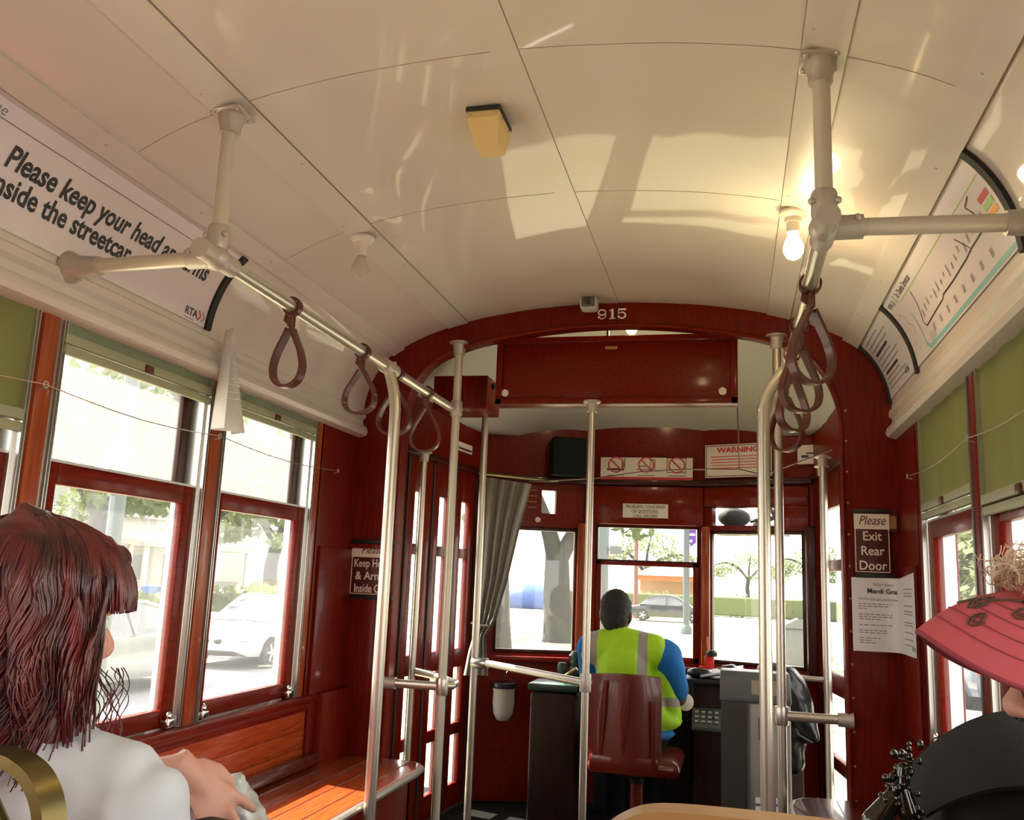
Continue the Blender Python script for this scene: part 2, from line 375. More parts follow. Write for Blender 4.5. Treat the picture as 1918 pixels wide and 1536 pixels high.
# side walls: plank dado, sill rail, posts
POSTS = [-1.285 + .79 * k for k in range(6)] + [3.445]
for s, nm in ((-1, 'left'), (1, 'right')):
    xw = XC + s * 1.15
    wl = MB()
    for a, b in zip((-1.25, -1.08, -.92, -.765, -.695, -.625), (-1.08, -.92, -.765, -.695, -.625, -.55)): wl.lohi((xw, Y0, a), (xw + s * .12, YB - .05, b), .004)
    wl.lohi((xw, Y0, -.55), (xw + s * .12, -2.2, .62))
    wall = tag(wl.build('wall_' + nm, 'plank', None, 30), kind='structure')
    MB().lohi((xw, 3.46, -.55), (xw + s * .12, YB, .62)).build('end_panel', 'wood', wall, 0)
    MB().lohi((xw - s * .012, 3.50, -1.25), (xw, YB, .10), .003).build('corner_panel', 'wood', wall)
    rl = MB().lohi((xw - s * .022, Y0, -.522), (xw + s * .11, 3.80, -.492), .008).lohi((xw - s * .010, Y0, -.552), (xw + s * .05, 3.80, -.522), .006)
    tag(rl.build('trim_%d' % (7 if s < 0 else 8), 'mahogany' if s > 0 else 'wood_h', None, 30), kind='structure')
    for k, y in enumerate(POSTS):
        w_ = .058
        tag(MB().lohi((xw, y - w_ / 2, -.495), (xw + s * .115, y + w_ / 2, .62), .004).build('trim_%d' % (10 + k + (10 if s > 0 else 0)), 'wood_half_lit' if s < 0 else 'wood', None, 30), kind='structure')
tag(MB().lohi((XL - .12, Y0 - .06, -1.25), (XR + .12, Y0, 1.25)).build('wall_back', 'wood', None, 0), kind='structure')

def bay(n, s, y0, y1, drop, up_haze, lbl):
    """one window bay between two posts: raised-sash window, its channels and its roller shade"""
    xw = XC + s * 1.15; f = Fr((xw, y0), (xw, y1)) if s < 0 else Fr((xw, y1), (xw, y0)); L = f.L
    root = struct('window_%d' % n, f.p(L / 2, -.49, -.05))
    for a in (.0, L - .034):
        c = MB(); f.box(c, a, a + .034, -.49, .615, -.10, -.012, .002); f.box(c, a + .011, a + .014, -.49, .615, -.012, .002); f.box(c, a + .022, a + .025, -.49, .615, -.012, .002)
        c.build('channel', 'steel', root, 0)
    a0, a1 = .034, L - .034
    def sash(name, z0, z1, d0, d1, st_, tr, br, m, pane, gm):
        q = MB(); f.box(q, a0, a0 + st_, z0, z1, d0, d1, .004); f.box(q, a1 - st_, a1, z0, z1, d0, d1, .004)
        f.box(q, a0 + st_, a1 - st_, z1 - tr, z1, d0, d1, .004); f.box(q, a0 + st_, a1 - st_, z0, z0 + br, d0, d1, .004)
        o = q.build(name, m, root); g = MB(); f.box(g, a0 + st_ - .004, a1 - st_ + .004, z0 + br - .004, z1 - tr + .004, (d0 + d1) / 2 - .002, (d0 + d1) / 2 + .002); g.build(pane, gm, o, 0); return o
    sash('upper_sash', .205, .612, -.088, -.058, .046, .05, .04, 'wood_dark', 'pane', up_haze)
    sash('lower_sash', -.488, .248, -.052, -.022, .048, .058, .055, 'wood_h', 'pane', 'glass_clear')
    e = MB(); f.box(e, a0, a1, .246, .253, -.056, -.018); e.build('sash_edge', 'steel', root, 0)
    for a, sg in ((a0 + .03, 1), (a1 - .03, -1)):
        k = MB(); f.box(k, a - .022, a + .022, -.487, -.462, -.022, .004, .004); k.ell(f.p(a, -.455, -.008), (.011, .011, .017)); k.build('latch', 'chrome', root)
    sh = thing('window_shade', lbl, 'window shade', f.p(L / 2, .6, -.012), 'roller shades at the windows')
    zt = .612; hb = drop
    MB().tube([f.p(.03, .596, -.03), f.p(L - .03, .596, -.03)], .017).build('roller', 'shade_roll', sh)
    g = MB(); nf = 30
    g.slab(nf, 6, lambda i, j: f.p(.022 + (L - .044) * i, zt + (hb + .02 - zt) * j, -.008 + .004 * math.sin(i * 23) * math.sin(3 * j + i * 5)), lambda i, j: f.n, .0012)
    g.build('fabric', 'shade_roll' if drop > .5 else 'shade', sh, 60)
    h = MB(); f.box(h, .02, L - .02, hb - .008, hb + .02, -.016, .004, .005); f.box(h, .02, L - .02, hb - .036, hb - .012, -.014, .001, .004); h.build('hem_bar', 'hem', sh)
    p = MB(); f.box(p, L / 2 - .018, L / 2 + .018, hb - .012, hb + .014, .003, .012, .004); p.build('pull_tab', 'leather', sh)
    return f
bay(1, -1, 1.115, 1.841, .335, 'glass_dusty', 'green roller shade half drawn at the far left edge of the photo')
bay(2, -1, 1.904, 2.631, .556, 'glass_dusty', 'rolled-up green shade above the left window beside the red-haired person')
bay(3, -1, 2.694, 3.416, .556, 'glass_dusty', 'rolled-up green shade above the last left window before the bulkhead')
bay(4, 1, 1.904, 2.631, .245, 'glass_clear', 'drawn olive green shade of the right window at the photo edge')
bay(5, 1, 2.694, 3.416, .290, 'glass_clear', 'drawn olive green shade of the right window nearest the bulkhead')

# bulkhead with its arch
INN = [(-.945, -1.25), (-.945, .66), (-.93, .77), (-.88, .89), (-.80, .972), (-.66, 1.03), (-.53, 1.060), (-.27, 1.098), (0, 1.112)]
OUT = [(-1.16, -1.25), (-1.16, .62), (-1.155, .76), (-1.125, .90), (-1.03, 1.02), (-.85, 1.10), (-.67, 1.155), (-.33, 1.21), (0, 1.228)]
INN2 = [INN[0]] + cr(INN[1:] + [(.27, 1.098)], 4)[:-4]; OUT2 = [OUT[0]] + cr(OUT[1:] + [(.33, 1.21)], 4)[:-4]
INN2 += [(-u, z) for u, z in INN2[-2::-1]]; OUT2 += [(-u, z) for u, z in OUT2[-2::-1]]
bk = MB(); ya, yb = 3.845, 3.93
bk._faces([[V((XC + a[0], ya, a[1])), V((XC + b[0], ya, b[1])), V((XC + b[0], yb, b[1])), V((XC + a[0], yb, a[1]))] for a, b in zip(OUT2, INN2)], True, True)
bulk = tag(bk.build('wall_bulkhead', 'wood', None, 50), kind='structure')
tag(MB().tube([(XC + u, ya - .002, z) for u, z in INN2], .009, 8).build('trim_30', 'wood_h', None), kind='structure')
lower = MB().lohi((XL, ya - .014, -1.25), (XC - .965, ya, .105), .003); lower.build('lower_panel', 'wood', bulk)
lower = MB().lohi((XL + .0, ya - .03, .105), (XC - .96, ya, .125), .003); lower.build('ledge', 'wood_h', bulk)
lower = MB().lohi((XL + .0, 3.56, -1.25), (XL + .045, ya - .01, -.49), .004); lower.build('corner_post', 'wood', bulk)
rv = MB()
for q in range(16):
    for x in (XC - .962, XC + .962): rv.lathe([(0, 0), (.006, 0), (.004, .003), (0, .004)], (x, ya - (.014 if x < XC and q < 9 else 0), -1.15 + q * .125), (0, -1, 0), 10)
rv.build('rivet', 'brass_tan', bulk)
# 915 over the arch, in slab-serif figures
num = MB()
def bar(c, w_, h_): num.lohi((c[0] - w_ / 2, ya - .002, c[1] - h_ / 2), (c[0] + w_ / 2, ya, c[1] + h_ / 2))
def arc(c, rx, rz, a0, a1, th0, th1, n=18):
    P = []; Q = []
    for i in range(n + 1):
        t = i / n; a = math.radians(a0 + (a1 - a0) * t); th = th0 + (th1 - th0) * math.sin(math.pi * t)
        P.append(V((c[0] + rx * math.cos(a), ya - .002, c[1] + rz * math.sin(a)))); Q.append(V((c[0] + (rx - th) * math.cos(a), ya - .002, c[1] + (rz - th) * math.sin(a))))
    num._faces([[p, q, q + V((0, .002, 0)), p + V((0, .002, 0))] for p, q in zip(P, Q)], True, True)
nx, nz = -.551, 1.163
arc((nx, nz + .008), .019, .015, 0, 360, .006, .006); arc((nx, nz), .019, .023, 20, -150, .007, .003); num.ell((nx - .014, ya - .001, nz - .013), (.005, .002, .005))
bar((nx + .046, nz), .010, .046); bar((nx + .046, nz - .021), .026, .005); bar((nx + .039, nz + .016), .012, .005)
arc((nx + .088, nz - .007), .019, .016, 130, -150, .004, .007); bar((nx + .073, nz + .010), .004, .026); bar((nx + .089, nz + .020), .034, .008); num.ell((nx + .074, ya - .001, nz - .013), (.005, .002, .005))
num.build('number_915', 'white_paint', bulk, 0)

# ------------------------------------------------------------------ vestibule
A_, B_, C_, D_, E_, F_ = (-1.62, 3.93), (-1.46, 5.28), (-.86, 5.5), (-.16, 5.5), (.44, 5.28), (.60, 3.93)
def hood(i, j):
    u = -1.12 + 2.24 * i; y = 3.90 + 1.72 * j; q = min(1.0, (abs(u) / 1.12) ** 2.6 + (max(0, y - 3.9) / 1.72) ** 2.6)
    return V((XC + u, y, 1.32 - .46 * q))
tag(MB().grid(72, 48, hood).build('ceiling_vestibule', 'hood', None, 60), kind='structure')
def facet(name, P, Q, zs, holes, th, m):
    f = Fr(P, Q); xs = sorted({0, f.L} | {h[k] for h in holes for k in (0, 1)}); zz = sorted(set(zs) | {h[k] for h in holes for k in (2, 3)}); b = MB()
    for z0, z1 in zip(zz, zz[1:]):
        run = None
        for x0, x1 in zip(xs, xs[1:]):
            mx_, mz = (x0 + x1) / 2, (z0 + z1) / 2
            solid = not any(h[0] < mx_ < h[1] and h[2] < mz < h[3] for h in holes)
            if solid: run = (run[0] if run else x0, x1)
            if (not solid or x1 == xs[-1]) and run: f.box(b, run[0], run[1], z0, z1, -th, 0); run = None
    return f, tag(b.build(name, m, None, 0), kind='structure')
L1 = math.hypot(.6, .22)
fl, wfl = facet('wall_end_left', B_, C_, (-1.25, .95), [(.10, L1 - .04, -.43, .312), (.365, .455, .395, .535)], .06, 'wood_h')
fc, wfc = facet('wall_end', C_, D_, (-1.25, .95), [(.065, .675, -.445, .338)], .06, 'wood_h')
fr_, wfr = facet('wall_end_right', D_, E_, (-1.25, .95), [(.03, L1 - .05, -.43, .322), (.055, .42, .352, .455)], .06, 'wood_h')
WL, wwl = facet('wall_left_vestibule', A_, B_, (-1.25, 1.05), [(.10, 1.30, -1.25, .62)], .05, 'wood')
WR, wwr = facet('wall_right_vestibule', E_, F_, (-1.25, 1.05), [(.06, 1.26, -1.25, .62)], .05, 'wood')
def pane(f, par, a0, a1, z0, z1, d, gm='glass_front'):
    g = MB(); f.box(g, a0, a1, z0, z1, d - .002, d + .002); return g.build('pane', gm, par, 0)
def frame(f, par, name, a0, a1, z0, z1, d0, d1, w_, m, mids=()):
    q = MB(); f.box(q, a0, a0 + w_, z0, z1, d0, d1, .003); f.box(q, a1 - w_, a1, z0, z1, d0, d1, .003); f.box(q, a0, a1, z0, z0 + w_, d0, d1, .003); f.box(q, a0, a1, z1 - w_, z1, d0, d1, .003)
    for z, h in mids: f.box(q, a0, a1, z - h / 2, z + h / 2, d0, d1, .003)
    return q.build(name, m, par)
r = struct('window_6', fl.p(.3, -.43)); frame(fl, r, 'frame', .10, L1 - .04, -.43, .312, -.05, -.01, .022, 'wood_dark'); pane(fl, r, .12, L1 - .06, -.41, .30, -.03)
pane(fl, r, .365, .455, .395, .535, -.05)
r = struct('window_7', fc.p(.35, -.445)); frame(fc, r, 'transom_frame', .065, .675, .125, .338, -.04, -.01, .012, 'wood_dark'); pane(fc, r, .077, .663, .137, .326, -.03)
frame(fc, r, 'sash', .065, .675, -.445, .137, -.05, -.012, .034, 'wood_h'); pane(fc, r, .095, .645, -.415, .105, -.03)
r = struct('window_8', fr_.p(.3, -.43)); frame(fr_, r, 'frame', .03, L1 - .05, -.43, .322, -.05, -.01, .02, 'wood_dark'); pane(fr_, r, .05, L1 - .07, -.41, .305, -.03); pane(fr_, r, .055, .42, .352, .455, -.05)
# posts between the windscreens, dark beam, side headers, sills
for k, (p, w_, m) in enumerate((((-.875, 5.475), .05, 'wood_half_lit'), ((-.145, 5.475), .05, 'wood_half_lit'), ((-1.44, 5.25), .06, 'wood_dark'), ((.425, 5.25), .06, 'wood_dark'))):
    tag(MB().box((p[0], p[1], -.05), (w_, .05, .79), .012).build('trim_%d' % (31 + k), m, None), kind='structure')
for k, (f, z0, z1, dd, m) in enumerate(((fl, .578, .612, .05, 'wood_dark'), (fc, .578, .612, .05, 'wood_dark'), (fr_, .578, .612, .05, 'wood_dark'), (WL, .60, .632, .02, 'wood_dark'), (WR, .60, .632, .02, 'wood_dark'), (fl, -.475, -.445, .05, 'wood_h'), (fc, -.49, -.46, .06, 'wood_dark'), (fr_, -.475, -.445, .05, 'wood_h'))):
    b = MB(); f.box(b, -.01, f.L + .01, z0, z1, 0, dd, .006); tag(b.build('trim_%d' % (36 + k), m, None), kind='structure')
b = MB(); fc.box(b, .0, .70, .345, .575, 0, .03, .006); tag(b.build('trim_45', 'wood_h', None), kind='structure')
b = MB(); fr_.box(b, .01, .62, .46, .575, 0, .02, .005); fr_.box(b, .43, .62, .335, .46, 0, .02, .004); tag(b.build('trim_46', 'wood_h', None), kind='structure')
lv = MB()
for z in (.425, .46, .495, .53): fl.box(lv, .28, .335, z, z + .004, 0, .003)
lv.build('vent_slot', 'brass_tan', wfl, 0)
lv = MB(); disc(lv, fl.p(.345, .355, .0), fl.n, .016, .006); lv.build('knob', 'cast', wfl)
# folding doors
def door(n, f, a0, a1, nl):
    r = struct('door_%d' % n, f.p((a0 + a1) / 2, -1.25)); w_ = (a1 - a0) / nl
    for k in range(nl):
        x0 = a0 + w_ * k + .006; x1 = x0 + w_ - .020; q = MB(); st = .078
        f.box(q, x0, x0 + st, -1.24, .61, -.045, -.01, .003); f.box(q, x1 - st, x1, -1.24, .61, -.045, -.01, .003)
        for z0, z1 in ((.42, .61), (.10, .155), (-.50, -.40), (-.86, -.80), (-1.24, -1.12)): f.box(q, x0 + st, x1 - st, z0, z1, -.045, -.01, .003)
        lf = q.build('leaf', 'wood', r)
        for z0, z1 in ((.155, .42), (-.40, .10), (-.80, -.50), (-1.12, -.86)): pane(f, lf, x0 + st - .003, x1 - st + .003, z0, z1, -.028, 'glass_front')
        e = MB(); f.box(e, x1, x1 + .014, -1.24, .61, -.05, -.005); e.build('rubber_edge', 'rubber', lf, 0)
door(1, WL, .10, 1.30, 4); door(2, WR, .06, 1.26, 2)
# ================================================================== fittings
RL, RRX, RZ = -1.222, .192, .742
def flange(par, c, n):
    m = MB(); n = V(n).normalized(); t = V((0, 1, 0)); u = n.cross(t).normalized()
    M = Matrix((u, t, n)).transposed().to_4x4(); M.translation = V(c) + n * .005; m.boxm(M, (.088, .088, .010), .004)
    m.lathe([(.034, 0), (.031, .02), (.026, .034), (.026, .05)], V(c) + n * .008, n)
    for a in (-1, 1):
        for b in (-1, 1): m.lathe([(0, 0), (.007, 0), (.005, .004), (0, .005)], V(c) + n * .01 + u * a * .032 + t * b * .032, n, 10)
    return m.build('ceiling_flange', 'cast', par)
def collar(par, c, ax, name='collar', L=.05, r=.026, m='cast'):
    c, ax = V(c), V(ax).normalized(); k = MB(); k.lathe([(r * .92, -L / 2), (r, -L / 2 + .005), (r, L / 2 - .005), (r * .92, L / 2)], c, ax)
    s = ax.orthogonal().normalized(); k.lathe([(.006, 0), (.006, r + .006), (0, r + .008)], c, s, 8); return k.build(name, m, par)
def near_rail(x, side, lab):
    r = thing('overhead_grab_rail', lab, 'grab rail', (x, 1.885, 1.12), 'overhead grab rails'); s = side
    flange(r, cove(s_of(x - XC), 1.885, .005), (0, 0, -1))
    MB().tube([(x, 1.885, 1.10), (x, 1.885, RZ + .03)], .0185, 18).build('hanger', 'alu_paint', r)
    t = MB(); t.lathe([(.024, .02), (.027, .03), (.027, .075), (.024, .082)], (x, 1.885, RZ), (0, 0, 1)); t.ell((x, 1.885, RZ), (.033, .036, .032))
    t.tube([(x, 1.885, RZ), (x + s * .075, 1.885, RZ)], .026); t.tube([(x, 1.885, RZ), (x, 1.96, RZ)], .025); t.tube([(x, 1.885, RZ), (x, 1.81, RZ)], .025)
    for p in ((x + .026, 1.87, RZ + .055), (x - .026, 1.87, RZ + .055), (x + s * .062, 1.862, RZ + .012)): t.ell(p, .008)
    t.build('tee_joint', 'cast', r)
    xe = XC + s * 1.128
    MB().tube([(x + s * .04, 1.885, RZ), (xe, 1.885, RZ - .008)], .0185, 18).build('cross_bar', 'alu_paint', r)
    k = MB(); k.lathe([(.025, 0), (.027, .03), (.030, .06), (.042, .082), (.042, .09)], (xe - s * .085, 1.885, RZ - .007), (s, 0, 0)); k.build('wall_socket', 'cast', r)
    MB().tube([(x, 1.93, RZ), (x, YB - .04, RZ)], .0185, 18).build('rail', 'alu', r)
    return r
near_rail(RL, -1, 'long overhead aluminium rail on the left with its ceiling hanger and wall brace')
near_rail(RRX, 1, 'long overhead aluminium rail on the right with its ceiling hanger and wall brace')
def bent(x0, x1, y, lab):
    r = thing('bent_pole', lab, 'pole', (x1, y, -1.25), 'standing poles')
    P = [(x0, y, RZ - .01), (x0 + (x1 - x0) * .35, y, RZ - .045), (x0 + (x1 - x0) * .78, y, RZ - .10), (x0 + (x1 - x0) * .96, y, RZ - .15), (x1, y, RZ - .21), (x1, y, RZ - .3), (x1, y, -1.24)]
    MB().tube([(a, y, b) for a, b in cr([(p[0], p[2]) for p in P], 5)], .0205, 18).build('pole', 'alu', r)
    collar(r, (x0, y, RZ), (0, 1, 0), 'clamp', .11, .027); collar(r, (x1, y, -1.235), UP, 'foot', .03, .034)
bent(RL, -1.188, 3.06, 'thick bent aluminium pole at the front end of the left bench')
bent(RRX, .104, 3.06, 'thick bent aluminium pole on the right side of the aisle')
def corner_pole(x, lab, s):
    y = YB - .02; r = thing('corner_pole', lab, 'pole', (x, y, -1.25), 'standing poles')
    zt = 1.02
    MB().tube([(x, y, zt), (x, y, -1.24)], .0185, 18).build('pole', 'alu_paint' if s < 0 else 'alu', r)
    k = MB(); k.lathe([(.045, .03), (.045, .022), (.03, .018), (.026, -.03)], (x, y, zt), UP); k.build('top_flange', 'cast', r)
    collar(r, (x, y, RZ), UP, 'rail_clamp', .07, .027)
    xe = XC + s * .955; z = -.465 - .02 * (s > 0)
    collar(r, (x, y, z), UP, 'tee', .07, .027, 'alu')
    MB().tube([(x, y, z), (xe, y, z)], .0185, 18).build('side_bar', 'alu', r)
    k = MB(); k.lathe([(.026, 0), (.027, .03), (.032, .05), (.032, .056)], (xe - s * .05, y, z), (s, 0, 0)); k.build('side_socket', 'cast', r)
    if s < 0: MB().tube([(x, y, z), (x + .035, y + .03, z + .002), (x + .03, y + .10, z + .005), (-1.40, 4.27, z), (-1.52, 4.38, z)], .018, 14).build('return_bar', 'alu', r)
corner_pole(-1.203, 'straight aluminium pole standing at the left arch jamb, at the bench corner', -1)
corner_pole(.189, 'slim aluminium pole under the right end of the arch, joined to the right jamb', 1)
def plain_pole(x, y, z0, z1, lab, rad=.0175, name='pole_upright'):
    r = thing(name, lab, 'pole', (x, y, z0), 'standing poles'); MB().tube([(x, y, z0), (x, y, z1)], rad, 16).build('pole', 'alu', r)
    k = MB(); k.lathe([(.04, 0), (.04, -.008), (.026, -.014), (.024, -.05)], (x, y, z1), UP); k.build('top_flange', 'cast', r); collar(r, (x, y, z0 + .015), UP, 'foot', .03, .034); return r
r = plain_pole(-.607, 3.985, -1.25, .80, 'slim centre pole behind the driver seat, hung from the sign box', .0165)
collar(r, (-.607, 3.985, -.425), UP, 'tee', .075, .025)
r2 = plain_pole(-1.222, 4.42, -1.25, .93, 'aluminium pole beside the grey curtain at the left door')
MB().tube([(-1.222, 4.42, -.415), (-1.16, 4.40, -.408), (-.9, 4.22, -.418), (-.607, 3.985, -.425)], .017, 14).build('barrier_bar', 'alu', r2)
collar(r2, (-1.19, 4.41, -.411), (1, -.2, 0), 'tee', .085, .026, 'steel')
plain_pole(-1.50, 4.30, -1.25, .61, 'aluminium grab pole inside the left folding door')
plain_pole(.425, 4.50, -1.25, .63, 'aluminium grab pole inside the right folding door')
plain_pole(.448, 4.78, -1.25, .62, 'second aluminium pole by the right folding door, nearer the windscreen')

def strap(x, y, L, wd, yaw, lab, grp, tw=0):
    r = thing('strap_handle', lab, 'strap handle', (x, y, RZ), grp)
    th_ = .0085; ex = V((math.cos(yaw), math.sin(yaw), 0)); ey = V((-math.sin(yaw), math.cos(yaw), 0)); c = V((x, y, RZ)); R_ = .0245
    P = []
    for a in range(-60, 241, 30): P.append(c + V((math.cos(math.radians(a)), 0, math.sin(math.radians(a)))) * R_)
    neck = c - UP * (.055 + .01); w2 = wd / 2
    top = [c + V((.012, 0, -.03)), neck + ex * .006]
    # loop below the neck
    pr = [(.006, 0), (.4 * w2, -.18), (.80 * w2, -.42), (w2, -.66), (.86 * w2, -.86), (.45 * w2, -.97), (0, -1.0)]
    pr = pr + [(-a, b) for a, b in pr[-2::-1]]; LL = L - .065
    loop = [neck + ex * a + ey * (tw * math.sin(-b * 3.1) * (1 if a > 0 else -1)) + UP * b * LL for a, b in cr(pr, 4)]
    MB().ribbon(loop, ey, .028, th_).build('loop', 'leather', r, 50)
    MB().ribbon([c + V((math.cos(math.radians(a)), 0, math.sin(math.radians(a)))) * R_ for a in range(-70, 251, 16)], V((0, 1, 0)), .022, .006).build('rail_wrap', 'leather', r, 50)
    b = MB(); b.box(c - UP * .036, (.016, .022, .052), .004, yaw); b.prism([c + V((-.02, -.004, -.02)), c + V((-.006, -.004, -.03)), c + V((-.008, -.004, -.055)), c + V((-.024, -.004, -.042))], (0, .008, 0)); b.ell(c + V((.0, -.012, -.03)), .005); b.build('stitched_neck', 'leather', r)
    return r
G = 'leather straps on the left rail'
strap(RL, 2.29, .235, .10, -.15, 'brown leather strap nearest the camera on the left rail', G)
strap(RL, 2.81, .215, .115, -.1, 'brown leather strap on the left rail, second from the left in the photo', G)
strap(RL, 3.14, .235, .13, -.1, 'brown leather strap just behind the thick bent pole on the left rail', G)
strap(RL, 3.50, .245, .12, .1, 'thin dark leather strap on the left rail, last before the bulkhead', G)
G = 'leather straps on the right rail'
strap(RRX, 2.25, .25, .115, .55, 'brown leather strap nearest the camera on the right rail', G)
strap(RRX, 2.62, .25, .13, .5, 'brown leather strap second along the right rail', G, .01)
strap(RRX, 2.95, .25, .13, .7, 'brown leather strap third along the right rail, hanging before the thick bent pole', G, .01)
strap(RRX, 3.32, .26, .125, -.6, 'brown leather strap farthest along the right rail, near the arch', G)

def lamp(x, y, on, lab, n=None, z=None):
    c = cove(s_of(x - XC), y, .005) if z is None else V((x, y, z)); r = thing('bulb_lamp', lab, 'lamp', c, 'bare bulb lamps')
    MB().lathe([(.042, .0), (.042, -.008), (.034, -.016), (.026, -.02), (.024, -.034), (.0, -.034)], c, UP).build('base_plate', 'porcelain', r)
    MB().lathe([(.020, -.034), (.019, -.066), (.0, -.066)], c, UP).build('socket', 'porcelain' if on else 'porcelain', r)
    MB().lathe([(.013, -.064), (.015, -.075), (.024, -.092), (.030, -.112), (.029, -.128), (.020, -.144), (.008, -.151), (0, -.152)], c, UP).build('bulb', 'bulb_on' if on else 'bulb_off', r, 180)
    if on:
        d = bpy.data.lights.new('bulb_glow', 'POINT'); d.energy = 1.5; d.color = (1, .72, .38); d.shadow_soft_size = .03; l = bpy.data.objects.new('bulb_glow', d); COL.objects.link(l); l.location = c + V((0, 0, -.175 + H)); adopt(l, r)
lamp(.188, 2.73, True, 'glowing bare bulb on the right ceiling batten')
lamp(-1.225, 2.74, False, 'unlit bare bulb on the left ceiling batten')
pv = ony(1183, 616, 4.25); lamp(pv.x, pv.y, True, 'glowing bare bulb in the vestibule ceiling seen through the arch', z=pv.z + .125)
def box_thing():
    r = thing('detector_box', 'cream plastic box screwed to the middle of the ceiling', 'ceiling box', (-.625, 2.15, 1.2)); z = 1.205
    MB().lohi((-.672, 2.095, z - .008), (-.578, 2.225, z + .004), .002).build('back_plate', 'rubber', r)
    m = MB(); q = [(-.668, 2.10), (-.582, 2.10), (-.582, 2.22), (-.668, 2.22)]; b = [(-.655, 2.135), (-.592, 2.135), (-.592, 2.215), (-.655, 2.215)]
    m._faces([[V((x, y, z - .006)) for x, y in q], [V((x, y, z - .026)) for x, y in q], [V((x, y, z - .082)) for x, y in b]], True, True); m.build('cover', 'ivory', r, 20)
    s = MB()
    for x, y in ((-.660, 2.098), (-.592, 2.098), (-.580, 2.13), (-.580, 2.20)): s.ell((x, y, z - .018), .0035)
    s.build('screw', 'cast', r)
box_thing()
r = thing('ceiling_camera', 'small grey security camera on the ceiling just before the arch', 'camera', (-.592, 3.74, 1.2)); c = V((-.592, 3.735, 1.176))
MB().box(c, (.074, .075, .058), .014).build('body', 'cctv_grey', r); MB().box(c + V((-.004, -.038, .004)), (.034, .006, .032), .004).build('lens_window', 'lens', r); MB().lathe([(.03, 0), (.022, .03)], c + UP * .02, UP).build('mount', 'cctv_grey', r)
b = MB(); b.box(c + V((0, -.036, .002)), (.058, .008, .046), .006); b.build('bezel', 'fare_grey', r)

# ------------------------------------------------------------------ route posters in the cove
def poster(name, side, ya_, yb_, s0, s1, lab):
    r = thing(name, lab, 'poster', cove(s0 if side < 0 else SL[-1] - s0, (ya_ + yb_) / 2), 'posters in the ceiling coves')
    T = lambda t: t if side < 0 else SL[-1] - t
    MB().slab(16, 4, lambda i, j: cove(T(s0 + (s1 - s0) * i), ya_ + (yb_ - ya_) * j, .005), lambda i, j: cove(T(s0 + (s1 - s0) * i), 0, 1) - cove(T(s0 + (s1 - s0) * i), 0, 0), .002).build('sheet', 'poster', r, 60)
    L = yb_ - ya_
    def at(a, t, d=0): return cove(T(t), ya_ + a if side < 0 else yb_ - a, .0056 + d)        # a runs along the reading direction
    def tx(b, size, a, t, m='ink', al='LEFT', **k): return text(b, size, m, r, (0, 0, 0), (1, 0, 0), (0, 1, 0), al, .0002, warp=lambda x, y, z: at(a + x, t + y, z), **k)
    def ln(pts, w_, m, name='line'):
        q = MB()
        for (a0, t0), (a1, t1) in zip(pts, pts[1:]):
            e = V((a1 - a0, t1 - t0, 0)); n_ = max(1, int(e.length / .02)); nn = V((-e.y, e.x, 0)).normalized() * w_ / 2
            P = [V((a0, t0, 0)) + e * (k / n_) for k in range(n_ + 1)]
            q._faces([[at(p.x + nn.x * sg, p.y + nn.y * sg, .0002) for sg in (-1, 1)] for p in P], False, False)
        return q.build(name, m, r, 0)
    return r, at, tx, ln
# left: "Please keep your head and arms inside the streetcar"
yL0, yL1 = .62, 2.50
r, at, tx, ln = poster('advice_poster', -1, yL0, yL1, .135, .402, 'white poster asking riders to keep head and arms inside, left cove')
tx('St. Charles Streetcar Line', .038, .52, .378, 'ink_grey')
ln([(.0, .360), (L_ := yL1 - yL0, .360)], .003, 'ink_grey')
tx('Please keep your head and arms', .076, 1.598 - yL0, .294, xs=.835, fat=.0019); tx('inside the streetcar', .076, 1.585 - yL0, .228, xs=.835, fat=.0019)
tx('RTA', .034, 2.385 - yL0, .163, 'ink', xs=1.05, fat=.0006)
for k, m in ((0, 'ink_red'), (.022, 'ink_grey')): ln([(2.455 - yL0 + k, .148), (2.470 - yL0 + k, .163), (2.455 - yL0 + k, .180)], .006, m, 'arrow_mark')
ln([(2.385 - yL0, .142), (2.44 - yL0, .142)], .003, 'ink_grey')
# right: route map
r, at, tx, ln = poster('route_map_poster', 1, 2.10, 3.25, .150, .398, 'long white route map poster in the right cove'); LM = 1.15
tx('St. Charles Streetcar', .032, .165, .376, 'ink', xs=.78); ln([(.16, .354), (1.13, .354)], .0025, 'ink_green'); ln([(.135, .360), (.135, .392)], .012, 'ink_green')
tx('RTA', .024, .03, .375, 'ink', fat=.0005)
for k in (0, .014): ln([(.085 + k, .362), (.094 + k, .374), (.085 + k, .386)], .004, 'ink', 'arrow_mark')
ln([(.185, .185), (.23, .163), (1.14, .163)], .014, 'ink_teal'); ln([(.185, .185), (.17, .30)], .008, 'ink_teal'); ln([(.25, .16), (1.14, .16)], .006, 'ink_teal')
ln([(.29, .345), (.27, .30), (.235, .245), (.255, .226), (.36, .232), (.50, .238), (.52, .246), (.64, .246), (.80, .252), (.86, .258), (.98, .262), (1.0, .285), (.97, .335), (1.02, .345)], .005, 'ink', 'route_line')
ln([(.86, .258), (.80, .315)], .003, 'ink')
for k in range(17):
    a = .27 + k * .046
    for q in range(2): ln([(a + .008 * q, .252 + .006 * (k % 4) + k * .001), (a + .006 + .008 * q, .276 + .006 * (k % 3) + k * .001)], .003, 'ink_grey' if k % 3 else 'ink_blue', 'stop_name')
    if k % 2:
        for q in range(3): ln([(a + .008 * q, .215), (a + .006 + .008 * q, .190)], .003, 'ink_grey', 'stop_name')
for k in range(4): ln([(.26 + .02 * k, .20), (.26 + .02 * k, .172)], .004, 'ink_grey', 'stop_name')
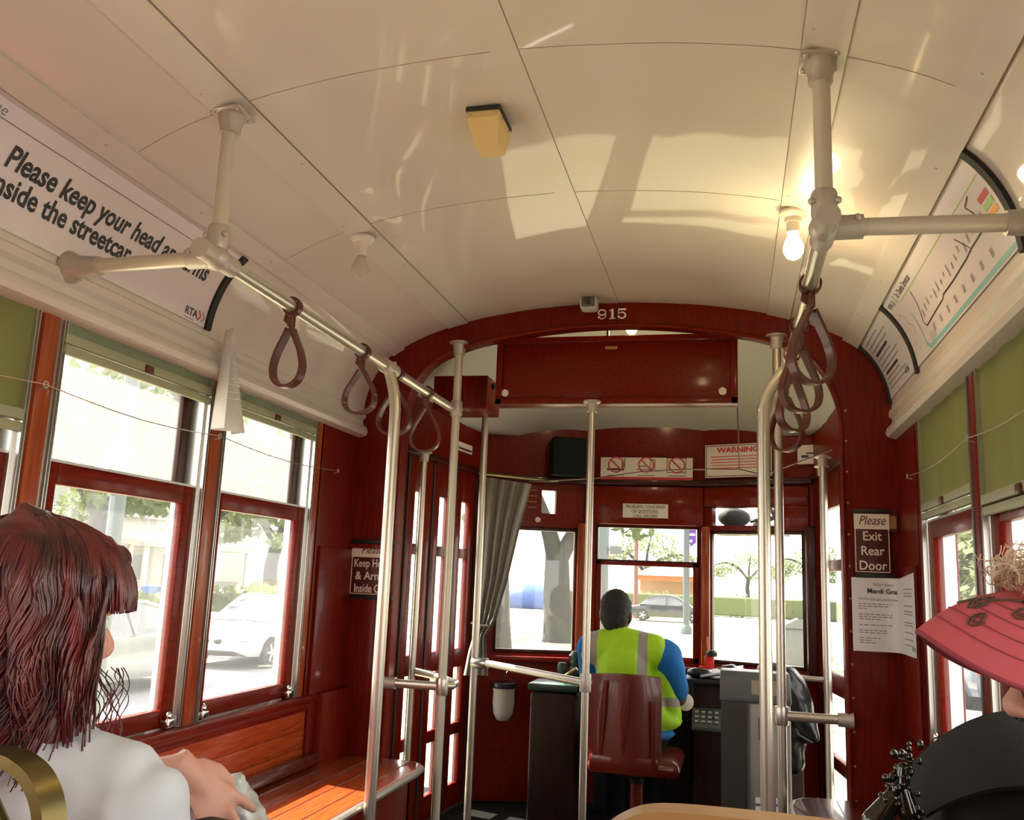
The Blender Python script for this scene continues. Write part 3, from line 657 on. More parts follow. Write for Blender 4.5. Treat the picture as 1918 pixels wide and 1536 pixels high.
for k, m in ((0, 'ink_red'), (1, 'ink_green'), (2, 'ink_orange')): ln([(1.045, .312 - .022 * k), (1.115, .312 - .022 * k)], .016, m, 'legend_block')
ln([(.04, .32), (.06, .335), (.09, .31), (.08, .29), (.12, .27), (.10, .24)], .002, 'ink_red', 'sketch_map'); ln([(.03, .30), (.07, .26), (.06, .22), (.10, .19)], .002, 'ink_grey', 'sketch_map')
# right, next: small notice
r, at, tx, ln = poster('notice_poster', 1, 3.30, 3.80, .150, .398, 'short white text notice in the right cove, next to the bulkhead')
for k in range(11):
    if k in (3, 7): ln([(.06, .382 - .02 * k), (.30, .382 - .02 * k)], .011, 'ink', 'heading_line')
    else: ln([(.04, .382 - .02 * k), (.30 + .06 * (k * 7 % 4) / 2, .382 - .02 * k)], .005, 'ink_grey', 'text_line')
tx('RTA', .03, .36, .18, 'ink', fat=.0006)
def clip(side, y, lab):
    m = MB(); s0, s1 = .132, .408; T = lambda t: t if side < 0 else SL[-1] - t
    m.slab(18, 2, lambda i, j: cove(T(s0 + (s1 - s0) * i), y - .014 + .028 * j, .012), lambda i, j: cove(T(s0 + (s1 - s0) * i), 0, 1) - cove(T(s0 + (s1 - s0) * i), 0, 0), .010)
    tag(m.build('poster_clip', 'rubber', None, 40), lab, 'poster clip', 'black poster clips')
clip(-1, 2.518, 'black curved strip holding the end of the left poster'); clip(1, 2.085, 'black curved strip at the near end of the right route map')
clip(1, 3.27, 'black curved strip between the route map and the text notice'); clip(1, 3.822, 'black curved strip against the bulkhead, right cove')

# ------------------------------------------------------------------ signs on the bulkhead
FB = Fr((XL, 3.83), (XR, 3.83)); sx = lambda x: x - XL
def plate_sign(x0, x1, z0, z1, lines, lab, f=FB):
    r = thing('plastic_sign', lab, 'sign', f.p(sx((x0 + x1) / 2), z0), 'screwed plastic signs'); D = .006
    b = MB(); f.box(b, sx(x0), sx(x1), z0, z1, -.004, D, .002); b.build('plate', 'plate_brown', r)
    zt = z1 - (z1 - z0) * .265; b = MB(); f.box(b, sx(x0) + .002, sx(x1) - .002, zt, z1 - .002, D, D + .0012); b.build('header_band', 'plate_cream', r)
    b = MB()
    for p in (x0 + .004, x1 - .007): f.box(b, sx(p), sx(p) + .003, z0 + .004, zt, D, D + .001)
    f.box(b, sx(x0) + .004, sx(x1) - .004, z0 + .004, z0 + .007, D, D + .001); b.build('border_line', 'plate_cream', r)
    f.text('Please', .050, 'plate_brown', r, sx((x0 + x1) / 2), (zt + z1) / 2 + .002, D + .0012, shear=.35, xs=.8)
    n = len(lines); hh = (zt - z0) / n
    for k, t in enumerate(lines):
        zc = zt - hh * (k + .5); f.text(t, .050, 'plate_cream', r, sx((x0 + x1) / 2), zc, D, xs=.72 if len(t) > 6 else .92, fat=.0006)
    b = MB(); f.box(b, sx(x0) - .002, sx(x1) + .004, z1, z1 + .018, -.004, .009, .003); f.box(b, sx(x0) + .004, sx(x1) + .012, z0 - .018, z0, -.004, .009, .003); b.build('holder_strip', 'black', r)
    return r
plate_sign(-1.648, -1.455, -.098, .126, ('Keep Head', '& Arms', 'Inside Car'), 'brown and cream sign asking to keep head and arms inside, left of the arch')
plate_sign(.470, .605, .075, .308, ('Exit', 'Rear', 'Door'), 'brown and cream Exit Rear Door sign right of the arch')
b = MB(); FB.box(b, sx(.598), sx(.632), .235, .325, -.004, .002); o = tag(b.build('tag_card', 'plate_brown', None, 0), 'small worn card behind the right edge of the Exit Rear Door sign', 'card')
b = MB(); FB.box(b, sx(.606), sx(.630), .25, .30, .002, .0026); b.build('faded_print', 'brass_tan', o, 0)
# rider alert sheet folded into the corner
def alert():
    r = thing('rider_alert_sheet', 'white Mardi Gras rider alert sheet taped into the corner below the exit sign', 'paper notice', (.55, 3.82, -.22))
    path = [(.457, 3.828), (.52, 3.824), (.58, 3.822), (.610, 3.815), (.622, 3.795), (.626, 3.76), (.625, 3.65), (.626, 3.50)]; cum = [0]
    for a, b_ in zip(path, path[1:]): cum.append(cum[-1] + math.hypot(b_[0] - a[0], b_[1] - a[1]))
    W = cum[-1]
    def at(a, z, d=0):
        a = max(0, min(W, a)); i = max(k for k in range(len(cum) - 1) if cum[k] <= a + 1e-9); t = (a - cum[i]) / (cum[i + 1] - cum[i]); p, q = path[i], path[i + 1]
        e = V((q[0] - p[0], q[1] - p[1], 0)).normalized(); n = e.cross(UP); return V((p[0] + (q[0] - p[0]) * t, p[1] + (q[1] - p[1]) * t, z)) + n * d
    z0, z1 = -.222, .058
    MB().slab(24, 6, lambda i, j: at(W * i, z0 + (z1 + .030 * max(0, i - .4) - z0) * j + .004 * i * (1 - j), 0), lambda i, j: at(W * i, 0, 1) - at(W * i, 0, 0), .0008).build('sheet', 'paper', r, 60)
    def tx(t, s, a, z, m='ink', al='LEFT', **k): text(t, s, m, r, (0, 0, 0), (1, 0, 0), (0, 1, 0), al, .0002, warp=lambda x, y, zz: at(a + x, z + y - .012 * (a + x) / W * .6, .0028 + zz), **k)
    tx('Rider Alert', .016, .115, .034, 'ink_grey', 'CENTER'); tx('Mardi Gras', .026, .115, .008, 'ink', 'CENTER', fat=.0005); tx('Service Changes and Detours', .0125, .025, -.022, 'ink_grey')
    q = MB(); rr = random.Random(3)
    for z, w0 in ((-.042, .15), (-.051, .13), (-.060, .05), (-.082, .14), (-.091, .15), (-.100, .09), (-.122, .15), (-.142, .125), (-.151, .12), (-.171, .10), (-.180, .06), (-.189, .07)):
        a = .024
        while a < w0:
            l = rr.uniform(.008, .02); q._faces([[at(a, z + h, .001), at(a + l / 2, z + h, .001), at(a + l, z + h, .001)] for h in (-.0018, .0018)], False, False); a += l + .004
    for z in (.03, .015, .005, -.03, -.05, -.06, -.09, -.10, -.125, -.15, -.17):
        q._faces([[at(a, z + h - .012, .001) for a in (.27, .34, .43)] for h in (-.002, .002)], False, False)
    q.build('small_print', 'ink_grey', r, 0); tx('RTA', .02, .41, -.185, 'ink', xs=2.2)
alert()
# loose white paper stuck at the head of the left window post
def curl():
    r = thing('paper_leaflet', 'crumpled white paper leaflet hanging by the left window post', 'paper', (-1.6, 2.62, .6))
    def f(i, j):
        px = 452 - 52 * i * (.35 + .9 * j) + 6 * math.sin(j * 9); py = 622 + 172 * j - 30 * i * (1 - j)
        d = 2.55 + .05 * math.sin(i * 5 + j * 3) - .10 * j
        return V((-1.62 + .055 * math.sin(i * 6.3) * (.4 + .6 * j) + .05 * i, 2.56 + .105 * (1 - i) * (.35 + .9 * j) - .0 * j, .735 - .30 * j + .03 * i * (1 - j)))
    MB().slab(12, 14, f, lambda i, j: V((1, 0, 0)), .0012).build('sheet', 'paper_curl', r, 80)
    q = MB()
    for k in range(9): q._faces([[f(.15 + .1 * a, .1 + .07 * k + h) + V((.0035, -.001, 0)) for a in range(6)] for h in (0, .012)], False, False)
    q.build('faint_print', 'poster', r, 0)
curl()
# signalling wires below the window heads
for s, P, lab in ((-1, (1.0, 1.86, 2.657, 3.60), 'thin signal wire strung across the left windows'), (1, (1.3, 1.9, 2.657, 3.54), 'thin signal wire strung across the right windows')):
    x = XC + s * 1.145; r = thing('signal_wire', lab, 'wire', (x, 2.6, .42)); pts = []
    for a, b in zip(P, P[1:]): pts += [(x - s * .012, a + (b - a) * t / 6, .424 - .02 * math.sin(math.pi * t / 6)) for t in range(6)]
    MB().tube(pts + [(x - s * .012, P[-1], .424)], .0016, 6).build('cord', 'steel', r)
    for y in P[1:]:
        e = MB(); e.tube([V((x - s * .012, y, .424)) + V((0, .008 * math.cos(a), .008 * math.sin(a))) for a in [k * math.pi / 5 for k in range(10)]], .0022, 6, closed=True); e.tube([(x - s * .010, y, .416), (x + s * .01, y, .412)], .003, 6); e.build('eye_hook', 'cast', r)
# ------------------------------------------------------------------ sign box under the arch and boxes of the vestibule
r = thing('sign_box', 'wide red wooden sign box hanging under the arch', 'sign box', (-.51, 4.0, .787))
x0, x1, z0, z1 = -1.062, .031, .788, 1.105
MB().lohi((x0, 4.0, z0), (x1, 4.09, z1), .004).build('case', 'wood_h', r)
m = MB()
for a, b, c, d in ((x0, x1, z1 - .03, z1), (x0, x1, z0, z0 + .03), (x0, x0 + .03, z0, z1), (x1 - .03, x1, z0, z1)): m.lohi((a, 3.988, c), (b, 4.002, d), .003)
m.build('door_frame', 'wood_h', r)
for x in (x0 + .045, x1 - .065): disc_ = MB(); disc(disc_, (x, 4.0, z0 + .055), (0, -1, 0), .017, .006); disc_.build('knob', 'porcelain', r)
MB().lohi((-.555, 3.996, z1 - .062), (-.50, 4.001, z1 - .048), .001).build('keyhole_plate', 'brass_tan', r)
MB().lohi((-.555, 4.03, z1), (-.545, 4.05, 1.16), 0).build('bracket', 'black', r)
r = thing('switch_box', 'dark red wooden box above the left door beside the sign box', 'box', (-1.25, 4.2, .80))
MB().lohi((-1.42, 4.15, .80), (-1.145, 4.40, .965), .006).build('case', 'wood', r); MB().ell((-1.137, 4.25, .93), (.01, .018, .018)).build('knob', 'black', r)
b = MB(); fl.box(b, .40, .60, .615, .845, .02, .16, .01); r = tag(b.build('air_box', 'green_box', None), 'dark green metal box on the front wall left of the no-smoking sign', 'box')
# front signs
def fsign(f, p0, p1, lab, name='notice_sign'):
    a0, z1 = f.hit(*p0); a1, z0 = f.hit(*p1); r = thing(name, lab, 'sign', f.p((a0 + a1) / 2, z0), 'signs above the windscreen')
    b = MB(); f.box(b, a0, a1, z0, z1, .030, .036, .001); b.build('plate', 'sign_white', r); return r, a0, a1, z0, z1
f = fc; r, a0, a1, z0, z1 = fsign(fc, (1127, 858), (1298, 903), 'white sign with three red prohibition circles above the windscreen')
W = a1 - a0; b = MB(); f.box(b, a0, a1, z0, z0 + .022, .036, .0372); b.build('red_band', 'ink_red', r, 0)
for k in range(3):
    c = f.p(a0 + W * (.17 + .33 * k), z0 + .095, .0385); R_ = .045; q = MB()
    q.tube([c + (f.e * math.cos(t) + UP * math.sin(t)) * R_ for t in [i * math.pi / 12 for i in range(24)]], .004, 6, closed=True); q.tube([c + (f.e * -.7 + UP * .7) * R_, c + (f.e * .7 - UP * .7) * R_], .004, 6); q.build('prohibition_ring', 'ink_red', r)
    q = MB(); d = .0366
    def bx(x0, x1, zz0, zz1): f.box(q, a0 + W * (.17 + .33 * k) + x0, a0 + W * (.17 + .33 * k) + x1, z0 + .095 + zz0, z0 + .095 + zz1, d - .0006, d)
    if k == 0: bx(-.055, .05, -.034, -.022); bx(.035, .04, -.02, .03); bx(.05, .055, -.02, .04)
    elif k == 1: bx(-.06, .02, -.03, -.026); bx(-.04, .0, -.01, -.005); bx(.02, .05, .03, .034); bx(.022, .026, -.03, .03); bx(.05, .054, -.03, .034)
    else: bx(-.06, .055, -.045, -.041); bx(-.06, .055, .041, .045); bx(-.06, -.056, -.045, .045); bx(.051, .055, -.045, .045)
    bx(-.05, .05, -.066, -.062); q.build('pictogram', 'ink', r, 0)
f = fr_; r, a0, a1, z0, z1 = fsign(fr_, (1325, 836), (1450, 893), 'white WARNING sign with red heading above the right windscreen'); W = a1 - a0
f.text('WARNING', .043, 'ink_red', r, (a0 + a1) / 2, z1 - .035, .036, xs=1.2, fat=.0016)
b = MB()
for k in range(5): f.box(b, a0 + .035 + .01 * (k % 2), a1 - .035 - .012 * (k % 3), z1 - .074 - .017 * k, z1 - .0695 - .017 * k, .036, .0368)
b.build('small_print', 'ink_red', r, 0)
b = MB()
for q in ((a0 + .006, a1 - .006, z0 + .006, z0 + .01), (a0 + .006, a1 - .006, z1 - .01, z1 - .006), (a0 + .006, a0 + .01, z0 + .006, z1 - .006), (a1 - .01, a1 - .006, z0 + .006, z1 - .006)): f.box(b, *q, .036, .0366)
b.build('border_line', 'plate_brown', r, 0)
r, a0, a1, z0, z1 = fsign(fr_, (1497, 836), (1532, 870), 'small white pictogram sign at the far right of the front header')
b = MB(); f.box(b, a0 + .02, a0 + .06, z0 + .035, z0 + .05, .036, .037); f.box(b, a0 + .05, a0 + .10, z0 + .055, z0 + .065, .036, .037); b.build('pictogram', 'ink', r, 0)
f = fc; r, a0, a1, z0, z1 = fsign(fc, (1168, 944), (1252, 972), 'small cream sign giving a telephone number over the centre windscreen')
for k, t in enumerate(('PROBLEMS, CONCERNS', 'OR QUESTIONS-', 'CALL 248-3900')): f.text(t, .027, 'ink', r, (a0 + a1) / 2, z1 - .018 - .028 * k, .036, xs=.82)
a0, z1 = WL.hit(858, 826); a1, z0 = WL.hit(883, 852); r = thing('notice_sign', 'small two-tone sticker on the header above the left door', 'sign', WL.p((a0 + a1) / 2, z0), 'signs above the windscreen')
b = MB(); WL.box(b, a0, a1, z0, z1, .0, .004); b.build('plate', 'sign_white', r, 0); b = MB(); WL.box(b, a0 + .01, a1 - .01, z0 + .01, (z0 + z1) / 2 - .005, .004, .005); b.build('dark_band', 'plate_brown', r, 0)
# cords hanging across the front
r = thing('bell_cord', 'thin brown cord slung across the front header and up to the sign box', 'cord', (-.1, 4.6, .6))
P = [ony(990, 902, 5.1), ony(1113, 896, 4.9), ony(1200, 884, 4.75), ony(1290, 879, 4.65), ony(1385, 879, 4.55), ony(1430, 890, 4.5), ony(1560, 842, 4.15)]
MB().tube(P, .0035, 6).build('cord', 'leather', r); MB().tube([ony(1385, 879, 4.55), V((.028, 4.06, .80))], .003, 6).build('drop_cord', 'leather', r)
# ================================================================== benches, seats and the motorman's gear
def bench(s, m_top, lab):
    xw = XC + s * 1.15; xf = XC + s * .722; r = thing('side_bench', lab, 'bench', ((xw + xf) / 2, 2.8, -1.25), 'long side benches'); yb_, ya_ = 3.80, (1.72 if s < 0 else .98)
    def edge(k):      # front end of the seat swings back to the wall
        return [(xf, ya_), (xf, yb_ - .16), (xf + s * .012, yb_ - .06), (xf + s * .05, yb_ - .008), (xf + s * .10, yb_), (xw - s * .004, yb_), (xw - s * .004, ya_)][k]
    E = [edge(k) for k in range(7)]
    MB().prism([(x, y, -.79) for x, y in E], (0, 0, .024), .006).build('seat', m_top, r)
    g = MB(); n = 4
    for k in range(n): x = xf + s * (.075 + .09 * k); g.lohi((x - .0022, ya_, -.7665), (x + .0022, yb_ - .02, -.7648))
    g.build('slat_groove', 'mahogany', r, 0)
    MB().tube([(x - s * .004, y, -.782) for x, y in E[:5]], .0135, 10).build('edge_trim', 'alu', r)
    MB().lohi((xf + s * .05, ya_, -1.25), (xf + s * .08, yb_ - .07, -.79), .004).lohi((xf + s * .05, yb_ - .10, -1.25), (xw, yb_ - .07, -.79), .004).build('riser', 'wood_dark' if s > 0 else 'wood', r)
    MB().lohi((xw - s * .045, ya_, -.762), (xw - s * .018, yb_ - .03, -.715), .008).build('back_rail', 'mahogany', r)
    return r
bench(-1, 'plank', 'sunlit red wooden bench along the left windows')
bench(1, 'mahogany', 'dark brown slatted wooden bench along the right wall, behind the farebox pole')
def cross_seat(xa, xw, y, lab, mh, mw, s, top=-.185):
    """transverse seat: slatted back whose aisle corner is cut off and bridged by a cast handle"""
    r = thing('cross_seat', lab, 'seat', ((xa + xw) / 2, y, -1.25)); X = lambda d: xa + s * d
    P = [(X(.02), -.74), (X(.02), top - .115), (X(.105), top - .008), (xw, top - .008), (xw, -.74)]
    MB().prism([(x, y + .008, z) for x, z in P], (0, .022, 0), .004).build('backrest', mw, r)
    g = MB()
    for z in (-.06, -.13, -.30, -.45): g.lohi((min(X(.10), xw), y + .0045, top + z - .003), (max(X(.10), xw), y + .0085, top + z + .003))
    g.build('backrest_groove', 'wood_dark', r, 0)
    H_ = [(X(.40), top), (X(.30), top), (X(.22), top), (X(.15), top + .001), (X(.075), top), (X(.045), top - .008), (X(.025), top - .024), (X(.012), top - .05), (X(.003), top - .10), (X(.0), top - .16), (X(.0), -.74)]
    HP = cr(H_, 5); MB().ribbon([(x, y + .02, z) for x, z in HP], V((0, 1, 0)), .034, .012).build('corner_handle', mh, r, 50)
    MB().tube([(X(.022), y + .02, top - .12), (X(.106), y + .02, top - .012)], .008, 10).build('corner_rim', mh, r)
    b = MB()
    for q in (.16, .30): b.lathe([(0, 0), (.006, 0), (.004, .003), (0, .004)], (X(q), y + .003, top - .006), (0, -1, 0), 10)
    b.build('screw', 'cast', r)
    MB().lohi((X(.02), y + .02, -.80), (xw, y + (.44 if s < 0 else -.40), -.755), .012).build('seat', mw, r)
    for q in (.07, .36): MB().lohi((X(q), y + (.12 if s < 0 else -.32), -1.25), (X(q) + s * .04, y + (.34 if s < 0 else -.10), -.80), .006).build('leg', 'black', r)
    return r
cross_seat(-.640, -1.55, .80, 'sunlit orange wooden seat back with dark brass corner handle behind the red-haired person', 'brass', 'wood_lit', -1, -.196)
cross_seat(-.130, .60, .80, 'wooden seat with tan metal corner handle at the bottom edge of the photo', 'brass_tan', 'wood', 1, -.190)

# driver's chair
def chair():
    r = thing('driver_chair', 'red-brown vinyl driver chair on a single post', 'chair', (-.46, 4.72, -1.25))
    x0, x1, y = -.672, -.325, 4.50
    def back(i, j): u = (i - .5) * 2; return V((x0 + (x1 - x0) * i + .012 * u * (j > .8) * -(j - .8) * 5, y + .035 * u * u + .03 * (j - .5), -.835 + .405 * j - .012 * (j > .9) * u * u))
    MB().slab(14, 14, back, lambda i, j: V((0, -1, 0)), .045).build('backrest', 'vinyl', r, 60)
    m = MB()
    for x in (-.61, -.50): m.tube([(x, y - .002, -.80), (x + .006, y - .006, -.62), (x + .02, y - .002, -.46)], [.010, .018, .008], 10)
    m.build('back_rib', 'vinyl', r)
    MB().tube([(-.360, y - .012, -.545), (-.358, y - .016, -.60), (-.356, y - .02, -.80), (-.353, y + .0, -.865), (-.353, y + .06, -.875)], .011, 10).build('back_bracket', 'vinyl', r)
    MB().box((-.455, 4.73, -.852), (.44, .46, .085), .038).build('seat', 'vinyl', r, 60)
    MB().lohi((-.66, 4.49, -.885), (-.335, 4.53, -.80), .014).build('rear_lip', 'vinyl', r)
    MB().lathe([(.10, -.90), (.09, -.92), (.04, -.93), (.034, -.96)], (-.455, 4.72, 0), UP).build('swivel', 'black', r)
    MB().tube([(-.455, 4.72, -.95), (-.455, 4.72, -1.22)], .032).build('post', 'vinyl', r); MB().lathe([(.15, -1.25), (.15, -1.235), (.05, -1.21)], (-.455, 4.72, 0), UP).build('foot_plate', 'black', r)
chair()
def farebox():
    r = thing('farebox', 'tall grey metal farebox beside the right aisle poles', 'farebox', (.10, 4.45, -1.25))
    x0, x1, ya_, yb_ = -.048, .252, 4.36, 4.60
    MB().lohi((x0, ya_, -1.25), (x1, yb_, -.505), .008).build('cabinet', 'fare_body', r)
    P = [(x0, ya_ - .006, -.505), (x0, ya_ - .006, -.48), (x0, ya_ + .06, -.40), (x0, ya_ + .10, -.378), (x0, yb_, -.378), (x0, yb_, -.505)]
    MB().prism([V(p) - V((.005, 0, 0)) for p in P], (x1 - x0 + .01, 0, 0), .008).build('hood', 'fare_grey', r, 30)
    m = MB(); m.prism([(.085, ya_ + .008, -.470), (.085, ya_ + .052, -.412), (.20, ya_ + .052, -.412), (.20, ya_ + .008, -.470)], (0, -.004, .003)); m.build('display_glass', 'steel', r, 0)
    MB().lohi((x0, ya_ - .005, -1.25), (.064, ya_ + .002, -.508)).build('side_door', 'fare_steel', r, 0)
    m = MB(); m.lohi((.065, ya_ - .008, -1.25), (.076, ya_, -.505)); m.build('door_seam', 'fare_grey', r, 0)
    for x, z0, z1 in ((.115, -.66, -.565), (.20, -.78, -.73)): MB().lohi((x, ya_ - .004, z0), (x + .006, ya_ + .004, z1)).build('slot', 'black', r, 0)
    for x, w_, z0, z1 in ((.098, .032, -1.08, -.90), (.185, .036, -1.06, -.895), (.19, .03, -.60, -.55)):
        MB().lohi((x, ya_ - .003, z0), (x + w_, ya_ + .002, z1), .0008).build('label', 'label_white', r, 0)
        if z1 < -.7:
            q = MB(); q.lohi((x, ya_ - .0036, z1 - .035), (x + w_, ya_, z1 - .024))
            q.build('label_band', 'ink_blue', r, 0); q = MB()
            for k in range(6): q.lohi((x + .008, ya_ - .0036, z0 + .015 + .02 * k), (x + w_ - .008, ya_, z0 + .019 + .02 * k))
            q.build('label_print', 'ink_grey', r, 0)
farebox()
def black_coat():
    r = thing('black_coat', 'black jacket slung over a rail behind the farebox', 'jacket', (.30, 4.7, -.7))
    m = MB(); m.limb([(.17, 4.68, -.40), (.25, 4.68, -.44), (.30, 4.66, -.54), (.345, 4.64, -.66)], [.06, .085, .075, .04]); m.limb([(.24, 4.70, -.44), (.27, 4.70, -.62), (.28, 4.68, -.80)], [.08, .08, .05]); m.limb([(.33, 4.66, -.60), (.37, 4.62, -.66)], [.05, .035])
    fuse(m, 'cloth', 'black_gloss', r, .012, 5, disp=lambda p, n: n * .012 * noise.noise(p * 16)); MB().tube([(.235, 4.69, -.50), (.30, 4.60, -.66), (.36, 4.6, -.69)], .006, 8).build('seam', 'fare_grey', r)
    MB().tube([(.12, 4.72, -.415), (.46, 4.72, -.415)], .012, 10).build('rail', 'alu', r)
black_coat()
def console():
    r = thing('control_desk', 'dark control desk below the right windscreen with a shadow panel under the centre one', 'desk', (.05, 5.15, -1.25))
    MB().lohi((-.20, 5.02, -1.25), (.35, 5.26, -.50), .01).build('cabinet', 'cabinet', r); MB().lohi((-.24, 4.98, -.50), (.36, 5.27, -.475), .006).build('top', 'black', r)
    MB().lohi((-.76, 5.36, -1.25), (-.20, 5.41, -.50), .006).build('shadow_panel', 'black', r)  # added black panel standing in for the shadow below the centre windscreen
    m = MB(); m.prism([(-.20, 4.90, -.70), (-.20, 5.02, -.62), (-.05, 5.02, -.62), (-.05, 4.90, -.70)], (0, 0, -.02), .003); m.build('keypad', 'fare_grey', r)
    q = MB()
    for i in range(4):
        for j in range(3): q.box((-.175 + .033 * i, 4.925 + .03 * j, -.678 + .02 * j), (.02, .016, .012), .002)
    q.build('key', 'steel', r)
    t = thing('logbook', 'white paper pad lying tilted on the control desk', 'paper', (.0, 5.0, -.46))
    m = MB(); m.prism([(-.16, 5.0, -.468), (-.15, 5.16, -.455), (.06, 5.16, -.418), (.05, 5.0, -.425)], (0, 0, .012), .002); m.build('pages', 'paper', t); m = MB(); m.prism([(-.165, 5.0, -.473), (-.155, 5.165, -.461), (.065, 5.165, -.424), (.055, 4.995, -.431)], (0, 0, .004)); m.build('cover', 'black', t)
    t = thing('equipment_bag', 'black bag lump beside the paper pad on the control desk', 'bag', (-.12, 5.08, -.47)); m = MB(); m.ell((-.16, 5.06, -.450), (.075, .06, .028)); m.ell((.04, 5.12, -.455), (.12, .06, .03)); m.ell((-.02, 5.14, -.43), (.05, .04, .03)); fuse(m, 'cloth', 'black_gloss', t, .012, 4, disp=lambda p, n: n * .012 * noise.noise(p * 22))
    t = thing('radio_handset', 'small red and black radio handset at the foot of the right windscreen post', 'radio', (-.115, 5.2, -.42)); MB().box((-.118, 5.2, -.405), (.05, .035, .07), .008).build('case', 'lamp_red', t); MB().lathe([(.028, 0), (.03, .02), (.018, .032)], (-.105, 5.19, -.372), UP).build('dial', 'black', t); MB().tube([(-.125, 5.21, -.38), (-.13, 5.21, -.27)], .0045, 8).build('aerial', 'lamp_red', t)
console()
def left_gear():
    r = thing('controller_cabinet', 'tall brown controller cabinet with green cap left of the driver', 'cabinet', (-.90, 4.95, -1.25))
    MB().lohi((-1.035, 4.86, -1.25), (-.785, 5.08, -.575), .03).build('body', 'cabinet', r); MB().lohi((-1.045, 4.85, -.575), (-.775, 5.09, -.535), .012).build('cap', 'green_paint', r)
    m = MB(); m.tube([(-.86, 4.95, -.535), (-.86, 4.95, -.50), (-.80, 4.95, -.46)], .012, 8); m.build('crank', 'brass', r)
    r = thing('brake_valve', 'dark green air brake valve on the ledge left of the driver', 'valve', (-.82, 5.15, -.46))
    m = MB(); m.lathe([(.05, -.53), (.055, -.50), (.04, -.47), (.045, -.45), (.05, -.41), (.03, -.385), (0, -.38)], (-.835, 5.18, 0), UP); m.build('body', 'green_paint', r); MB().lathe([(.028, -.53), (.03, -.47), (.02, -.45)], (-.92, 5.17, 0), UP).build('side_port', 'green_paint', r); MB().tube([(-.835, 5.18, -.40), (-.78, 5.12, -.405)], .014, 10).build('lever', 'green_paint', r)
    MB().lohi((-1.0, 5.10, -.56), (-.74, 5.30, -.53), .004).build('shelf', 'green_paint', r)
    r = thing('hanging_pouch', 'grey-white pouch with black rim hanging on the red front wall', 'pouch', (-1.25, 5.2, -.7)); c = fl.p(.17, 0, .09)
    MB().lathe([(.0, -.80), (.035, -.795), (.055, -.76), (.062, -.70), (.060, -.64), (.068, -.605)], (c.x, c.y, 0), UP).build('bag', 'pouch', r, 60); m = MB(); m.lathe([(.064, -.62), (.074, -.61), (.074, -.59), (.06, -.585), (.0, -.60)], (c.x, c.y, 0), UP); m.build('rim', 'black_gloss', r)
    m = MB(); m.tube([(c.x, c.y + .07, -.60), (c.x, c.y + .03, -.56), (c.x + .01, c.y + .02, -.53), (c.x + .0, c.y + .05, -.51)], .005, 8); m.build('hook', 'chrome', r)
    r = thing('brake_handwheel', 'pale round brake handle disc at the right of the driver', 'brake handle', (-.22, 5.0, -.58)); p = ony(1283, 1315, 4.93)
    MB().lathe([(.0, -.010), (.036, -.010), (.044, -.004), (.044, .006), (.034, .010), (0, .012)], p, (.25, -1, .25)).build('disc', 'porcelain', r); MB().tube([p, p + V((.02, .12, -.02)), p + V((.02, .14, -.40))], .014, 10).build('shaft', 'black', r)
left_gear()
MB_ = MB()
r = thing('curtain_panel', 'grey pleated curtain tied back beside the left windscreen', 'curtain', (-1.2, 4.95, 0))
def curt(i, j):
    # gathered at the tie, spread at the top rod and hanging free below
    k = [(0.0, 906, 996, 4.95), (.25, 905, 972, 4.92), (.5, 902, 951, 4.85), (.72, 893, 928, 4.75), (.80, 886, 908, 4.70), (.88, 877, 912, 4.70), (1.0, 868, 914, 4.70)]
    for a, b in zip(k, k[1:]):
        if a[0] <= j <= b[0]: t = (j - a[0]) / (b[0] - a[0]); break
    L_, R_, Y_ = (a[q] + (b[q] - a[q]) * t for q in (1, 2, 3)); py = 893 + 372 * j + 14 * i * (1 - j)
    return ony(L_ + (R_ - L_) * i, py, Y_ + .022 * math.sin(i * 27 + j * 2) * (1 - .3 * j))
MB().slab(60, 24, curt, lambda i, j: V((0, -1, 0)), .0015).build('cloth', 'curtain', r, 80)
MB().tube([ony(882, 1166, 4.62), ony(898, 1171, 4.62), ony(912, 1172, 4.66), fl.p(.03, -.25, .02)], .006, 8).build('tie_back', 'steel', r)
MB().tube([ony(896, 886, 5.0), fl.p(.45, .585, .07)], .008, 8).build('rod', 'brass', r)

r = thing('roller_gear', 'dark round housing with slanted grey bars behind the slot above the right windscreen', 'sign gear', fr_.p(.2, .36, -.1))
MB().ell(fr_.p(.145, .405, -.12), (.095, .045, .058)).build('housing', 'rubber', r); m = MB()
for a, z, b_, z2 in ((.24, .385, .44, .415), (.29, .45, .34, .35), (.36, .46, .42, .35), (.26, .36, .45, .43)): m.tube([fr_.p(a, z, -.13), fr_.p(b_, z2, -.13)], .012, 8)
m.build('bar', 'bin_grey', r); m = MB(); fr_.box(m, .06, .45, .30, .345, -.20, -.062); m.build('tray', 'black', r)
